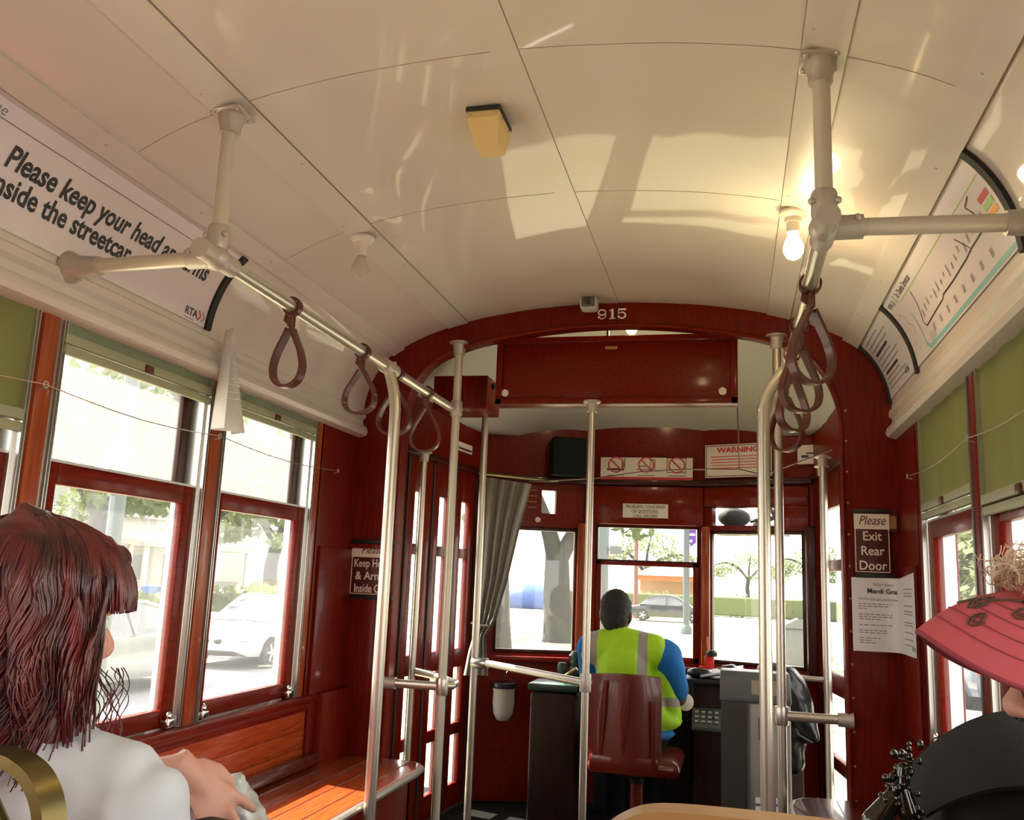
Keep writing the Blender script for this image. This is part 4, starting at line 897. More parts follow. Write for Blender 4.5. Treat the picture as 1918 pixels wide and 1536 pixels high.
# ================================================================== outside: street, cars, trees, houses
GZ = -2.05
tag(MB().lohi((-90, -40, GZ - .3), (90, 160, GZ)).build('ground', 'lawn', None, 0), kind='structure')
tag(MB().lohi((-16.2, -40, GZ), (-7.2, 160, GZ + .02)).build('street_left', 'asphalt', None, 0), kind='structure')
tag(MB().lohi((3.2, -40, GZ), (10.5, 160, GZ + .02)).build('street_right', 'asphalt', None, 0), kind='structure')
for k, (a, b) in enumerate(((-16.5, -16.2), (-7.2, -6.95), (2.95, 3.2), (10.5, 10.8))): tag(MB().lohi((a, -40, GZ), (b, 160, GZ + .14)).build('kerb', 'kerb', None, 0), kind='structure')
def car(name, loc, rz, m, lab, L=4.5, W=1.78, hood=1.1, boot=.9, tail=False):
    r = thing(name, lab, 'car', loc, 'parked and passing cars'); T = Matrix.Translation(V(loc)) @ Matrix.Rotation(rz, 4, 'Z')
    S = [(-L / 2, .38, .62, .62), (-L / 2 + .08, .26, .74, .74), (-L / 2 + .5, .22, .84, .84), (-L / 2 + boot + .5, .22, .93, .89), (0, .22, .92, .89), (L / 2 - hood - .2, .22, .92, .89), (L / 2 - .7, .22, .82, .87), (L / 2 - .15, .25, .68, .78), (L / 2, .34, .58, .62)]
    def sec(x, zb, zt, hw): return [T @ V((x, a * hw, b)) for a, b in ((-.96, zb + .02), (-1, zb + (zt - zb) * .25), (-1, zb + (zt - zb) * .6), (-.95, zt - .04), (-.85, zt), (0, zt + .025), (.85, zt), (.95, zt - .04), (1, zb + (zt - zb) * .6), (1, zb + (zt - zb) * .25), (.96, zb + .02), (0, zb))]
    b = MB(); b._faces([sec(*q) for q in S], True, True); b.build('body', m, r, 40)
    xr, xf = -L / 2 + boot - .25, L / 2 - hood + .05; h = 1.43
    cab = [(xr, .90, .76), (xr + .55, 1.33, .62), (xr + 1.0, h, .58), (0.1, h + .01, .58), (xf - .75, h - .07, .60), (xf, .90, .76)]
    g = MB(); g._faces([[T @ V((x, -hw, z - .02)), T @ V((x, 0, z + .02)), T @ V((x, hw, z - .02)), T @ V((x, .87 if z < 1 else .80, .90 if z < 1 else .90)), T @ V((x, -.87 if z < 1 else -.80, .90))] for x, z, hw in cab], True, True); g.build('windows', 'dark_window', r, 30)
    rf = MB(); rf._faces([[T @ V((x, y_ * hw, z + .012 - .03 * abs(y_) ** 3)) for y_ in (-1, -.6, 0, .6, 1)] for x, z, hw in cab[1:5]], False, False)
    for sg in (-1, 1):
        rf.tube([T @ V((x, sg * (hw + .005), z - .02)) for x, z, hw in cab], .035, 8); rf.tube([T @ V((-.15, sg * .80, .92)), T @ V((-.10, sg * .60, h))], .03, 8); rf.box(T @ V((xf - .35, sg * .92, .98)), (.2, .16, .12), .04, rz)
    rf.build('roof', m, r, 40)
    for x in (-L / 2 + .82, L / 2 - .85):
        for sg in (-1, 1):
            w_ = MB(); c = T @ V((x, sg * (W / 2 - .10), .32)); ax = T.to_3x3() @ V((0, sg, 0)); w_.lathe([(.20, -.10), (.31, -.09), (.325, 0), (.315, .10), (.20, .115)], c, ax, 24); wh = w_.build('wheel', 'tyre', r)
            q = MB(); q.lathe([(.205, .08), (.20, .118), (.17, .10), (.06, .10), (.04, .12), (0, .12)], c, ax, 20)
            for k in range(5): a = k * 1.2566; d = (T.to_3x3() @ V((math.cos(a), 0, math.sin(a)))); q.tube([c + ax * .108 + d * .04, c + ax * .108 + d * .18], .028, 6)
            q.build('hub_cap', 'rim', wh)
    e = L / 2
    for sg in (-1, 1):
        MB().ell(T @ V((e - .16, sg * .58, .60)), (.17, .19, .07), T.to_3x3()).build('headlight', 'steel', r); MB().box(T @ V((-e + .05, sg * .60, .72)), (.12, .28, .12), .03, rz).build('tail_light', 'lamp_red', r)
    for sg in (-.14, .14): MB().ell(T @ V((e - .02, sg, .55)), (.05, .10, .06), T.to_3x3()).build('grille', 'black', r)
    MB().box(T @ V((e - .03, 0, .33)), (.08, 1.1, .10), .03, rz).build('air_intake', 'black', r)
    return r
D270 = -math.pi / 2
car('parked_car', (-10.2, 19.2, GZ + .02), D270, 'car_white', 'white sedan facing the camera through the last left window', hood=1.25)
car('parked_car', (-10.0, 12.9, GZ + .02), D270, 'car_silver', 'silver sedan right behind the head of the red-haired person')
car('passing_car', (5.0, 20.5, GZ + .02), math.pi / 2, 'car_blue', 'blue-grey car with red tail light through the right window under the pink visor')
car('passing_car', (-3.4, 53, GZ + .02), 0, 'car_dark', 'distant dark car crossing ahead of the driver')
def leafblob(mb, c, r, n, sz, rnd):
    bm = mb.bm
    for _ in range(n):
        d = V((rnd.gauss(0, 1), rnd.gauss(0, 1), rnd.gauss(0, 1))).normalized() * (rnd.random() ** .4); p = V(c) + V((d.x * r[0], d.y * r[1], d.z * r[2]))
        a = V((rnd.gauss(0, 1), rnd.gauss(0, 1), rnd.gauss(0, 1))).normalized(); b = a.orthogonal().normalized(); s = sz * rnd.uniform(.6, 1.4)
        vs = [bm.verts.new(p + q) for q in (a * s, b * s * .5, -a * s, -b * s * .5)]; bm.faces.new(vs)
def tree(base, paths, blobs, lab, m='leaf', sz=.22, seed=1, haz=0):
    r = thing('oak_tree', lab, 'tree', base, 'trees outside'); rnd = random.Random(seed); t = MB(); b0 = V(base)
    for P, R_ in paths:
        pts = cr3([b0 + V(p) for p in P], 4); rr = [R_[0] + (R_[1] - R_[0]) * (k / (len(pts) - 1)) ** .8 for k in range(len(pts))]; t.tube(pts, rr, 12)
    t.build('trunk', 'bark', r, 60); f = MB()
    for c, rd, n in blobs: leafblob(f, b0 + V(c), rd, n, sz, rnd)
    f.build('foliage', m, r, 0, keep=True); return r
def cr3(P, n):
    xs = cr([(k, p.x) for k, p in enumerate(P)], n); ys = cr([(k, p.y) for k, p in enumerate(P)], n); zs = cr([(k, p.z) for k, p in enumerate(P)], n)
    return [V((a[1], b[1], c[1])) for a, b, c in zip(xs, ys, zs)]
FORK = [([(0, 0, -.2), (.02, 0, .4), (-.08, 0, 1.6), (-.12, 0, 2.9)], (.62, .40)), ([(-.12, 0, 2.6), (-.5, 0, 3.9), (-1.3, .2, 5.6), (-2.4, .5, 7.4)], (.36, .12)), ([(-.10, 0, 2.6), (.55, 0, 3.9), (1.2, .1, 5.4), (2.6, -.3, 7.2)], (.33, .10))]
CROWN = [((-2.5, 0, 6.8), (2.6, 2.4, 1.6), 700), ((2.4, 0, 6.6), (2.6, 2.4, 1.6), 700), ((0, .5, 7.6), (3.4, 2.6, 1.5), 700)]
g1 = onz(1045, 1203, GZ); g2 = onz(935, 1222, GZ)
tree(g1, FORK, CROWN + [((2.6, 0, 4.3), (.9, .8, .8), 90), ((-2.6, 0, 4.0), (1.0, .9, .9), 110)], 'forked oak trunk in the left windscreen, its base on the grass ahead', seed=2)
tree(g2, [([(0, 0, -.2), (-.05, 0, .6), (-.12, 0, 2.2), (-.3, 0, 4.4), (-.8, .1, 7)], (.42, .20))], [((-1.4, 0, 6.4), (2.4, 2.2, 1.6), 700), ((-.4, 0, 5.0), (1.6, 1.5, .9), 200)], 'straight oak trunk beside the grey curtain', seed=3)
OAK = [([(0, 0, -.2), (.05, 0, .8), (.0, 0, 2.2), (.2, .1, 3.4)], (.40, .28)), ([(.2, .1, 3.2), (1.6, .4, 4.6), (3.4, .8, 5.2), (5.2, 1, 5.0)], (.24, .08)), ([(.1, .1, 3.2), (-1.2, 0, 4.8), (-3, .3, 5.6), (-4.6, 0, 5.2)], (.22, .08)), ([(.2, .1, 3.2), (.3, .6, 5.2), (.6, 1, 7.0)], (.22, .08))]
def oak(px, py, seed, lab, low=0, dens=1., m='leaf_pale', sc_=1., dist=None):
    b = onz(px, py, GZ)
    C = [((3.2, .6, 4.9 - low), (2.6, 2.0, .9), 650), ((-3.0, .2, 5.2 - low), (2.4, 2.0, .9), 600), ((.4, .8, 6.6 - low), (3.4, 2.6, 1.4), 800), ((5, .5, 4.2 - low), (1.4, 1.3, .8), 260), ((-4.4, 0, 4.4 - low), (1.4, 1.2, .8), 240), ((1.2, 0, 3.9 - low), (1.5, 1.2, .45), 170)]
    tree(b, [([V(p) * sc_ for p in P], R_) for P, R_ in OAK], [(V(c) * sc_, [k * sc_ for k in r_], int(n * dens)) for c, r_, n in C], lab, m, .2, seed)
oak(342, 1168, 5, 'spreading oak beyond the silver sedan, left windows', .5)
oak(500, 1150, 6, 'oak shading the pale house beyond the white sedan', .6)
oak(150, 1200, 9, 'near oak whose limb crosses the large left window', .2, 1.0, 'leaf')
oak(1205, 1130, 8, 'small-leaved oak far ahead of the driver', 0, .6)
oak(1400, 1128, 11, 'pale oak ahead seen through the right windscreen', .5, .6)
oak(1530, 1140, 12, 'oak at the right edge of the right windscreen', .6, .9)
for k, (x, y, l) in enumerate(((11.9, 47, 'dense green tree through the lower right window by the bulkhead'), (13.2, 62, 'dense green tree farther along the right street'), (12.6, 38, 'dense green tree beyond the window at the right photo edge'))):
    tree((x, y, GZ), [([(0, 0, -.2), (.1, 0, 1.2), (0, .2, 3)], (.3, .16))], [((0, 0, 4.2), (4.2, 3.6, 3.0), 2200), ((-1, 1.5, 1.9), (3.4, 2.4, 1.3), 800)], l, 'leaf_pale', .34, 20 + k)
def street_pole(p0, z1, rad, lab, m='pole_grey', name='street_pole', cat='pole'):
    r = thing(name, lab, cat, p0); p = V(p0); MB().tube([p, p + UP * (z1 - p.z)], rad, 12).build('shaft', m, r); MB().lathe([(rad * 1.8, 0), (rad * 1.8, .25), (rad * 1.1, .4)], p, UP, 12).build('base', m, r); return r
q = far(225, 900, 10.9); street_pole((q.x, q.y, GZ), 6.5, .085, 'blue-grey utility pole seen through the upper left window')
q = far(1128, 1020, 16); r = street_pole((q.x, q.y, GZ), 6.5, .12, 'pale blue pole at the left edge of the centre windscreen'); MB().box((q.x + .24, q.y, .55), (.2, .12, .14), .02).build('signal_box', 'pole_grey', r)
q = onz(1285, 1188, GZ); r = street_pole((q.x, q.y, GZ), 7.5, .14, 'grey lamp post right of the driver head carrying a purple banner'); az = ony(1281, 990, q.y).z + .03; MB().tube([(q.x, q.y, az), (q.x + .9, q.y, az)], .04, 8).build('bracket_arm', 'pole_grey', r)
p0 = ony(1281, 990, q.y); p1 = ony(1304, 1021, q.y); b = MB(); b.prism([(p0.x, p0.y, p0.z), (p1.x, p0.y, p0.z), (p1.x, p0.y, p1.z + .1), (p1.x - .28, p0.y, p1.z - .12), ((p0.x + p1.x) / 2, p0.y, p1.z + .05), (p0.x + .2, p0.y, p1.z - .12), (p0.x, p0.y, p1.z + .1)], (0, .02, 0)); o = tag(b.build('street_banner', 'banner', None, 0), 'small purple swallow-tailed banner with white marks outside the centre windscreen', 'banner')
b = MB()
for k, w_ in enumerate((.8, .35, .55)): z = p0.z - .25 - .28 * k; x = (p0.x + p1.x) / 2; wd = (p1.x - p0.x) * w_ / 2; b.lohi((x - wd, p0.y - .012, z - .05), (x + wd, p0.y - .002, z + .05))
b.build('white_mark', 'white_paint', o, 0)
q = onz(1190, 1158, GZ); street_pole((q.x, q.y, GZ), 3.4, .13, 'thin rusty post between the driver head and the lamp post', 'post_rust')
def house(c, w_, d, h, rh, m, lab, seed=0):
    """low street-facing house with a gable roof, porch, windows; its front looks towards +x"""
    x, y = c; r = thing('house', lab, 'house', (x, y, GZ), 'houses across the street')
    MB().lohi((x - d, y - w_ / 2, GZ), (x, y + w_ / 2, GZ + h)).build('walls', m, r, 0)
    MB().prism([(x - d - .4, y - w_ / 2 - .5, GZ + h), (x - d - .4, y + w_ / 2 + .5, GZ + h), (x - d - .4, y, GZ + h + rh)], (d + .9, 0, 0)).build('roof', 'roof', r, 0)
    MB().lohi((x, y - w_ / 2, GZ + 2.9), (x + 2.2, y + w_ / 2, GZ + 3.15)).build('porch_roof', 'roof', r, 0); MB().lohi((x, y - w_ / 2, GZ), (x + 2.2, y + w_ / 2, GZ + .5)).build('porch_floor', 'kerb', r, 0)
    for k in range(4): MB().tube([(x + 2.0, y - w_ / 2 + .3 + (w_ - .6) * k / 3, GZ + .5), (x + 2.0, y - w_ / 2 + .3 + (w_ - .6) * k / 3, GZ + 2.9)], .13, 12).build('column', 'house_white', r)
    for k in (-1, 1):
        f = MB().lohi((x - .02, y + k * w_ * .28 - .55, GZ + 1.1), (x + .05, y + k * w_ * .28 + .55, GZ + 2.6)).build('window', 'house_white', r, 0); MB().lohi((x + .05, y + k * w_ * .28 - .45, GZ + 1.2), (x + .06, y + k * w_ * .28 + .45, GZ + 2.5)).build('pane', 'dark_window', f, 0)
    MB().lohi((x - .02, y - .5, GZ + .5), (x + .06, y + .5, GZ + 2.6)).build('door', 'dark_window', r, 0)
    b = MB().lohi((x - .1, y - .5, GZ + h + rh * .3), (x + .46, y + .5, GZ + h + rh * .3 + .9)).build('gable_window', 'dark_window', r, 0)
house((-29, 33), 9, 9, 4.0, 2.3, 'house_ochre', 'ochre walled house behind the red-haired person'); house((-30.5, 45.5), 10.5, 10, 4.4, 2.6, 'house_white', 'white porch house above the white sedan'); house((-28, 58.5), 9, 10, 4.5, 2.6, 'house_white', 'white house farthest along the left street', 2)
house((-33, 21), 9, 9, 4.2, 2.4, 'house_white', 'white house nearest along the left street')
for k, (ya_, yb_) in enumerate(((30.5, 36), (37, 44))):
    r = thing('iron_fence', 'dark fence before the porch of the %s' % ('white house, nearer panel' if k == 0 else 'white house, farther panel'), 'fence', (-20.6, (ya_ + yb_) / 2, GZ)); b = MB()
    for q in range(int((yb_ - ya_) / .16)): b.lohi((-20.62, ya_ + .16 * q, GZ), (-20.58, ya_ + .16 * q + .05, GZ + 1.45))
    b.lohi((-20.65, ya_, GZ + 1.3), (-20.57, yb_, GZ + 1.36)); b.lohi((-20.65, ya_, GZ + .2), (-20.57, yb_, GZ + .26)); b.build('panel', 'fence', r, 0)
def hedge(c, s, lab, seed, m='leaf'):
    b = MB(); rnd = random.Random(seed); c = V(c); b.box(c + V((0, 0, s[2] * .45)), (s[0] * .8, s[1] * .9, s[2] * .8), .1)
    for _ in range(900):
        p = V((rnd.uniform(-.5, .5) * s[0], rnd.uniform(-.5, .5) * s[1], rnd.random() * s[2])); a = V((rnd.gauss(0, 1), rnd.gauss(0, 1), rnd.gauss(0, 1))).normalized() * .12; e = a.orthogonal() * .7
        b.bm.faces.new([b.bm.verts.new(c + p + q) for q in (a, e, -a, -e)])
    tag(b.build('hedge', m, None, 0, keep=True), lab, 'hedge', 'clipped hedges')
hedge((-18.0, 23.5, GZ), (1.2, 9, 1.15), 'clipped hedge behind the silver sedan', 1); hedge((-17.8, 33, GZ), (1.4, 7, 1.35), 'clipped hedge behind the white sedan', 2, 'leaf_pale')
hedge((-1.5, 67, GZ), (30, 2, 1.6), 'long low hedge at the far end of the median', 4, 'leaf_pale')
r = thing('mail_box', 'blue mail box behind the silver sedan', 'mail box', onz(283, 1166, GZ)); p = onz(283, 1166, GZ); MB().box(p + UP * .8, (.75, .75, 1.0), .12).build('body', 'mail_blue', r); MB().box(p + UP * .16, (.5, .5, .32), .03).build('legs', 'mail_blue', r)
r = thing('street_stall', 'orange-sided stall with pale canopy ahead of the driver', 'stall', onz(1255, 1145, GZ)); p = onz(1255, 1142, GZ)
for dx in (-2.6, 2.6):
    for dy in (-1.5, 1.5): MB().tube([p + V((dx, dy, 0)), p + V((dx, dy, 2.8))], .08, 8).build('post', 'stall_orange', r)
MB().lohi(p + V((-2.6, 1.4, 0)), p + V((2.6, 1.6, 2.4))).build('back_panel', 'house_ochre', r, 0); MB().lohi(p + V((-2.7, -1.6, 2.35)), p + V((2.7, -1.5, 2.75))).build('fascia', 'stall_orange', r, 0)
m = MB(); m._faces([[p + V((a * 3.0, b * 1.9, 2.75)) for a, b in ((-1, -1), (1, -1), (1, 1), (-1, 1))], [p + V((a * .5, b * .3, 4.0)) for a, b in ((-1, -1), (1, -1), (1, 1), (-1, 1))]]); m.build('canopy', 'house_white', r, 0)
p = onz(1495, 1252, GZ); r = thing('utility_bin', 'grey street bin at the lower right of the right windscreen', 'bin', p); MB().box(p + UP * .52, (.9, .8, 1.04), .05).build('body', 'bin_grey', r); MB().prism([p + V((-.5, -.45, 1.04)), p + V((.5, -.45, 1.04)), p + V((0, -.45, 1.30))], (0, .9, 0)).build('lid', 'bin_grey', r, 0)
p = onz(985, 1140, GZ) ; r = thing('blue_tarp', 'blue covered heap between the two oak trunks ahead', 'tarp', p); m = MB(); m.ell(p + UP * .7, (2.2, 1.4, 1.1)); m.box(p + UP * .4, (3.8, 2.2, .8), .1); fuse(m, 'cover', 'mail_blue', r, .15, 4)
# ================================================================== people
def head_shape(mb, C, f, s=1.0, neck=None):
    """skull, jaw, nose, lips, brows and ears round C; f = where the face looks"""
    f = V(f).normalized(); r = f.cross(UP).normalized(); u = r.cross(f); M3 = Matrix((r, f, u)).transposed(); C = V(C)
    P = lambda x, y, z: C + (r * x + f * y + u * z) * s
    E = lambda c, rad: mb.ell(P(*c), [k * s for k in rad], M3, 20, 14)
    E((0, -.012, .035), (.074, .094, .092)); E((0, .022, -.03), (.060, .066, .082)); E((0, .035, -.075), (.045, .048, .035)); E((0, .064, -.096), (.024, .022, .018))
    E((.034, .052, -.028), (.026, .026, .026)); E((-.034, .052, -.028), (.026, .026, .026)); E((0, .078, .022), (.052, .014, .013))
    mb.tube([P(0, .082, .012), P(0, .098, -.012), P(0, .110, -.030)], [.009 * s, .011 * s, .013 * s], 10); E((0, .108, -.032), (.013, .012, .011)); E((.012, .096, -.036), (.010, .012, .008)); E((-.012, .096, -.036), (.010, .012, .008))
    E((0, .086, -.057), (.024, .010, .007)); E((0, .084, -.069), (.021, .010, .008)); E((0, .076, -.048), (.022, .012, .012))
    for k in (1, -1): E((k * .074, -.012, -.008), (.009, .020, .032)); E((k * .078, -.020, .004), (.008, .016, .018))
    return P, M3
def face_parts(root, P, M3, s=1.0, lips=True):
    for k in (1, -1):
        MB().ell(P(k * .031, .066, .002), .0125 * s, M3, 12, 8).build('eye', 'eye_white', root, 180); MB().ell(P(k * .031, .0755, .002), (.005 * s, .004 * s, .005 * s), M3, 10, 6).build('iris', 'iris', root, 180)
    if lips: m = MB(); m.ell(P(0, .0885, -.058), (.021 * s, .008 * s, .0045 * s), M3); m.ell(P(0, .0865, -.068), (.018 * s, .008 * s, .0055 * s), M3); m.build('lips', 'lips', root, 180)
def hand(mb, wrist, d, nrm, s=1.0, curl=(.5, .6, .5), side=1, spread=.012):
    """palm, four unequal fingers and a thumb; d = wrist to knuckles, nrm = out of the back of the hand"""
    d = V(d).normalized(); n = V(nrm); n = (n - d * n.dot(d)).normalized(); w_ = d.cross(n); W = V(wrist); B = Matrix((w_, d, n)).transposed()
    P = lambda x, y, z: W + (w_ * x + d * y + n * z) * s
    mb.ell(P(0, .045, 0), (.036 * s, .050 * s, .013 * s), B); mb.ell(P(0, .072, .002), (.037 * s, .022 * s, .012 * s), B); mb.tube([P(0, -.02, 0), P(0, .02, 0), P(0, .05, 0)], [.022 * s, .024 * s, .016 * s], 12)
    for k, (x, L) in enumerate(((-.030, .066), (-.010, .078), (.011, .073), (.030, .058))):
        p = P(x, .080, .0); a = 0; pts = [P(x * .9, .06, 0), p]; dx = w_ * x * spread / .03
        for seg, c in zip((.45, .32, .23), curl):
            a += c; p = p + (d * math.cos(a) - n * math.sin(a) + dx).normalized() * L * seg * s; pts.append(p)
        mb.limb(pts, [.0095 * s, .0095 * s, .0088 * s, .0080 * s, .0068 * s], 10)
    x = -.034 * side
    mb.limb([P(x * .7, .022, -.006), P(x * 1.25, .045, -.016), P(x * 1.4, .072, -.024), P(x * 1.3, .094, -.034)], [.015 * s, .0115 * s, .010 * s, .0078 * s], 10)
def shoes(root, ps, d, m='black'):
    d = V(d).normalized()
    for p in ps:
        b = MB(); p = V(p); b.limb([p + V((0, 0, .05)), p + d * .08 + V((0, 0, .045)), p + d * .17 + V((0, 0, .035))], [.045, .045, .036]); b.box(p + d * .07 + V((0, 0, .012)), (.08, .25, .024), .01, math.atan2(-d.x, d.y)); fuse(b, 'shoe', m, root, .01, 3)
# ---- red-haired passenger
def redhead():
    r = thing('person', 'person with wavy dark red hair and white shirt, seen from behind at the left', 'person', (-.80, .98, -1.25))
    C = V((-.835, .985, -.072)); f = V((.24, .97, -.10)); b = MB(); P, M3 = head_shape(b, C, f)
    b.limb([(-.81, .965, -.12), (-.815, .955, -.22)], [.052, .056])
    b.limb([(-.815, .955, -.27), (-.815, .965, -.45), (-.815, .97, -.66)], [.10, .115, .125]); b.limb([(-.955, .965, -.262), (-.815, .955, -.25), (-.69, .975, -.262)], [.052, .07, .052])
    b.limb([(-.99, .975, -.285), (-1.02, 1.12, -.40), (-.90, 1.185, -.330), (-.782, 1.245, -.292)], [.048, .040, .034, .023]); hand(b, (-.778, 1.25, -.292), (.42, .36, -.62), (.55, -.65, .50), 1.0, (.30, .28, .2), 1, .35)
    b.limb([(-.672, .985, -.275), (-.635, 1.02, -.50), (-.70, 1.20, -.56)], [.048, .042, .030]); hand(b, (-.71, 1.22, -.56), (-.2, .9, -.1), (0, .1, 1), 1.0, (.5, .6, .4), -1)
    for x in (-.90, -.73): b.limb([(x, .98, -.68), (x, 1.38, -.66), (x, 1.40, -.95), (x, 1.40, -1.19)], [.085, .062, .050, .036])
    body = fuse(b, 'body', 'skin_fair', r, .0055, 4); face_parts(r, P, M3)
    s = MB(); s.limb([(-.815, .95, -.215), (-.815, .955, -.27), (-.815, .965, -.45), (-.815, .975, -.70)], [.068, .112, .130, .138]); s.limb([(-.965, .965, -.268), (-.815, .952, -.252), (-.682, .98, -.268)], [.060, .082, .060])
    s.limb([(-.975, .975, -.278), (-.978, 1.08, -.355)], [.060, .058]); s.limb([(-.668, .985, -.278), (-.640, 1.01, -.44)], [.062, .058])
    fuse(s, 'shirt', 'tee_white', r, .009, 6, disp=lambda p, n: n * (.012 * noise.noise(p * 9) - .020 * max(0, .35 - abs(noise.noise(V((p.x * 9 + p.z * 5, p.y * 7, p.z * 13))))) + .007 * noise.noise(V((p.x * 30, p.y * 12, p.z * 18)))))
    t = MB()
    for x in (-.90, -.73): t.limb([(x, .98, -.68), (x, 1.38, -.66), (x, 1.40, -.95), (x, 1.40, -1.20)], [.094, .074, .062, .052])
    fuse(t, 'trousers', 'trousers', r, .012, 4); shoes(r, [(-.90, 1.39, -1.25), (-.73, 1.39, -1.25)], (0, 1, 0))
    # hair: a continuous mass with wavy locks over it
    rnd = random.Random(4); h = MB()
    h.ell(C + V((.0, -.030, .034)), (.097, .105, .095)); h.ell(C + V((.002, -.052, -.065)), (.100, .082, .105)); h.ell(C + V((.064, -.050, -.045)), (.036, .042, .080)); h.ell(C + V((-.055, .025, -.03)), (.045, .066, .09)); h.ell(C + V((.018, .028, .068)), (.070, .060, .045)); h.ell(C + V((.050, .030, .040)), (.034, .045, .035))
    h.limb([C + V((.070, -.045, -.08)), C + V((.074, -.05, -.15)), C + V((.070, -.03, -.185))], [.04, .032, .012]); h.limb([C + V((-.03, -.09, -.10)), C + V((-.03, -.095, -.17))], [.05, .02]); h.limb([C + V((-.085, -.04, -.08)), C + V((-.09, -.04, -.17))], [.045, .02]); h.limb([C + V((.04, -.085, -.1)), C + V((.045, -.085, -.18))], [.045, .015])
    h.limb([C + V((-.01, -.02, .118)), C + V((-.005, -.045, .130))], [.016, .010])
    fuse(h, 'hair', 'hair_red', r, .006, 4, disp=lambda p, n: n * (.010 * noise.noise(V((p.x * 26, p.y * 26, p.z * 9))) + .004 * noise.noise(p * 60)))
    st = MB()
    for k in range(1000):
        a = rnd.uniform(0, 2 * math.pi); dv = V((math.cos(a), math.sin(a), 0)); front = dv.dot(f.normalized())
        end = -.10 - .085 * rnd.random() if front < .30 else -.0 - .03 * rnd.random()
        ph = 3.2 * math.sin(a * 4) + 2 * math.sin(a * 11) + rnd.uniform(-.5, .5); wv = rnd.uniform(.006, .013) * (1 if front < .45 else .35); bo = 1 + max(0, front) * .16; top = rnd.uniform(.1, .9); pts = []
        n = 16
        for i in range(n + 1):
            t = i / n
            if end > -.035 and t > .5 - end * 4: break
            if t < .5: q = top + (1.65 - top) * (t / .5); p = C + V((0, -.022, .022)) + V((dv.x * .104 * bo * math.sin(q), dv.y * .118 * bo * math.sin(q), .105 * math.cos(q)))
            else: z = (t - .5) / .5; e = C + V((dv.x * .104 * bo, dv.y * .118 * bo - .022, .014)); p = e + V((dv.x * .012 * z, dv.y * .010 * z - .02 * z, (end - .0) * z))
            sd = dv.cross(UP); w2 = wv * (t ** 1.2) * 1.6
            pts.append(p + sd * math.sin(ph + t * 15) * w2 + dv * math.cos(ph + t * 13) * w2 * .7)
        rr = rnd.uniform(.0012, .0028); st.tube(pts, [rr * (1 - .75 * (i / len(pts)) ** 2) for i in range(len(pts))], 5)
    for k in range(26):      # fine curls in front of the cheek and at the nape
        p = C + V((.078 + rnd.uniform(-.01, .015), rnd.uniform(-.04, .07), -.06)); ph = rnd.uniform(0, 6.28); L = rnd.uniform(.09, .17); st.tube([p + V((.009 * math.sin(ph + t * .45) + .0007 * t, .009 * math.cos(ph + t * .5), -L * t / 26)) for t in range(27)], .0007, 4)
    tag(st.build('hair_locks', 'hair_red', r, 180), kind='stuff')
redhead()
def lap_things():
    r = thing('handbag', 'dark bag on the lap under the hand of the red-haired person', 'bag', (-.78, 1.24, -.62)); m = MB(); m.box((-.79, 1.275, -.49), (.26, .15, .25), .05); m.ell((-.79, 1.275, -.39), (.12, .065, .035)); fuse(m, 'bag_body', 'black', r, .012, 4, disp=lambda p, n: n * .008 * noise.noise(p * 20))
    MB().ribbon(cr3([V(p) for p in ((-.84, 1.14, -.42), (-.80, 1.15, -.33), (-.755, 1.165, -.306), (-.72, 1.177, -.338), (-.70, 1.19, -.44))], 5), V((.1, 1, .2)), .026, .006).build('strap', 'leather', r, 60)
    r = thing('silver_jacket', 'shiny silver-grey jacket bundled beside the hand of the red-haired person', 'jacket', (-.66, 1.36, -.60)); m = MB(); m.limb([(-.835, 1.42, -.352), (-.80, 1.425, -.372), (-.768, 1.42, -.415), (-.74, 1.41, -.48)], [.028, .040, .045, .07]); m.limb([(-.83, 1.42, -.40), (-.80, 1.40, -.54)], [.05, .09])
    fuse(m, 'cloth', 'silver_cloth', r, .007, 3, disp=lambda p, n: n * (.012 * noise.noise(p * 24) + .006 * noise.noise(p * 55)))
lap_things()
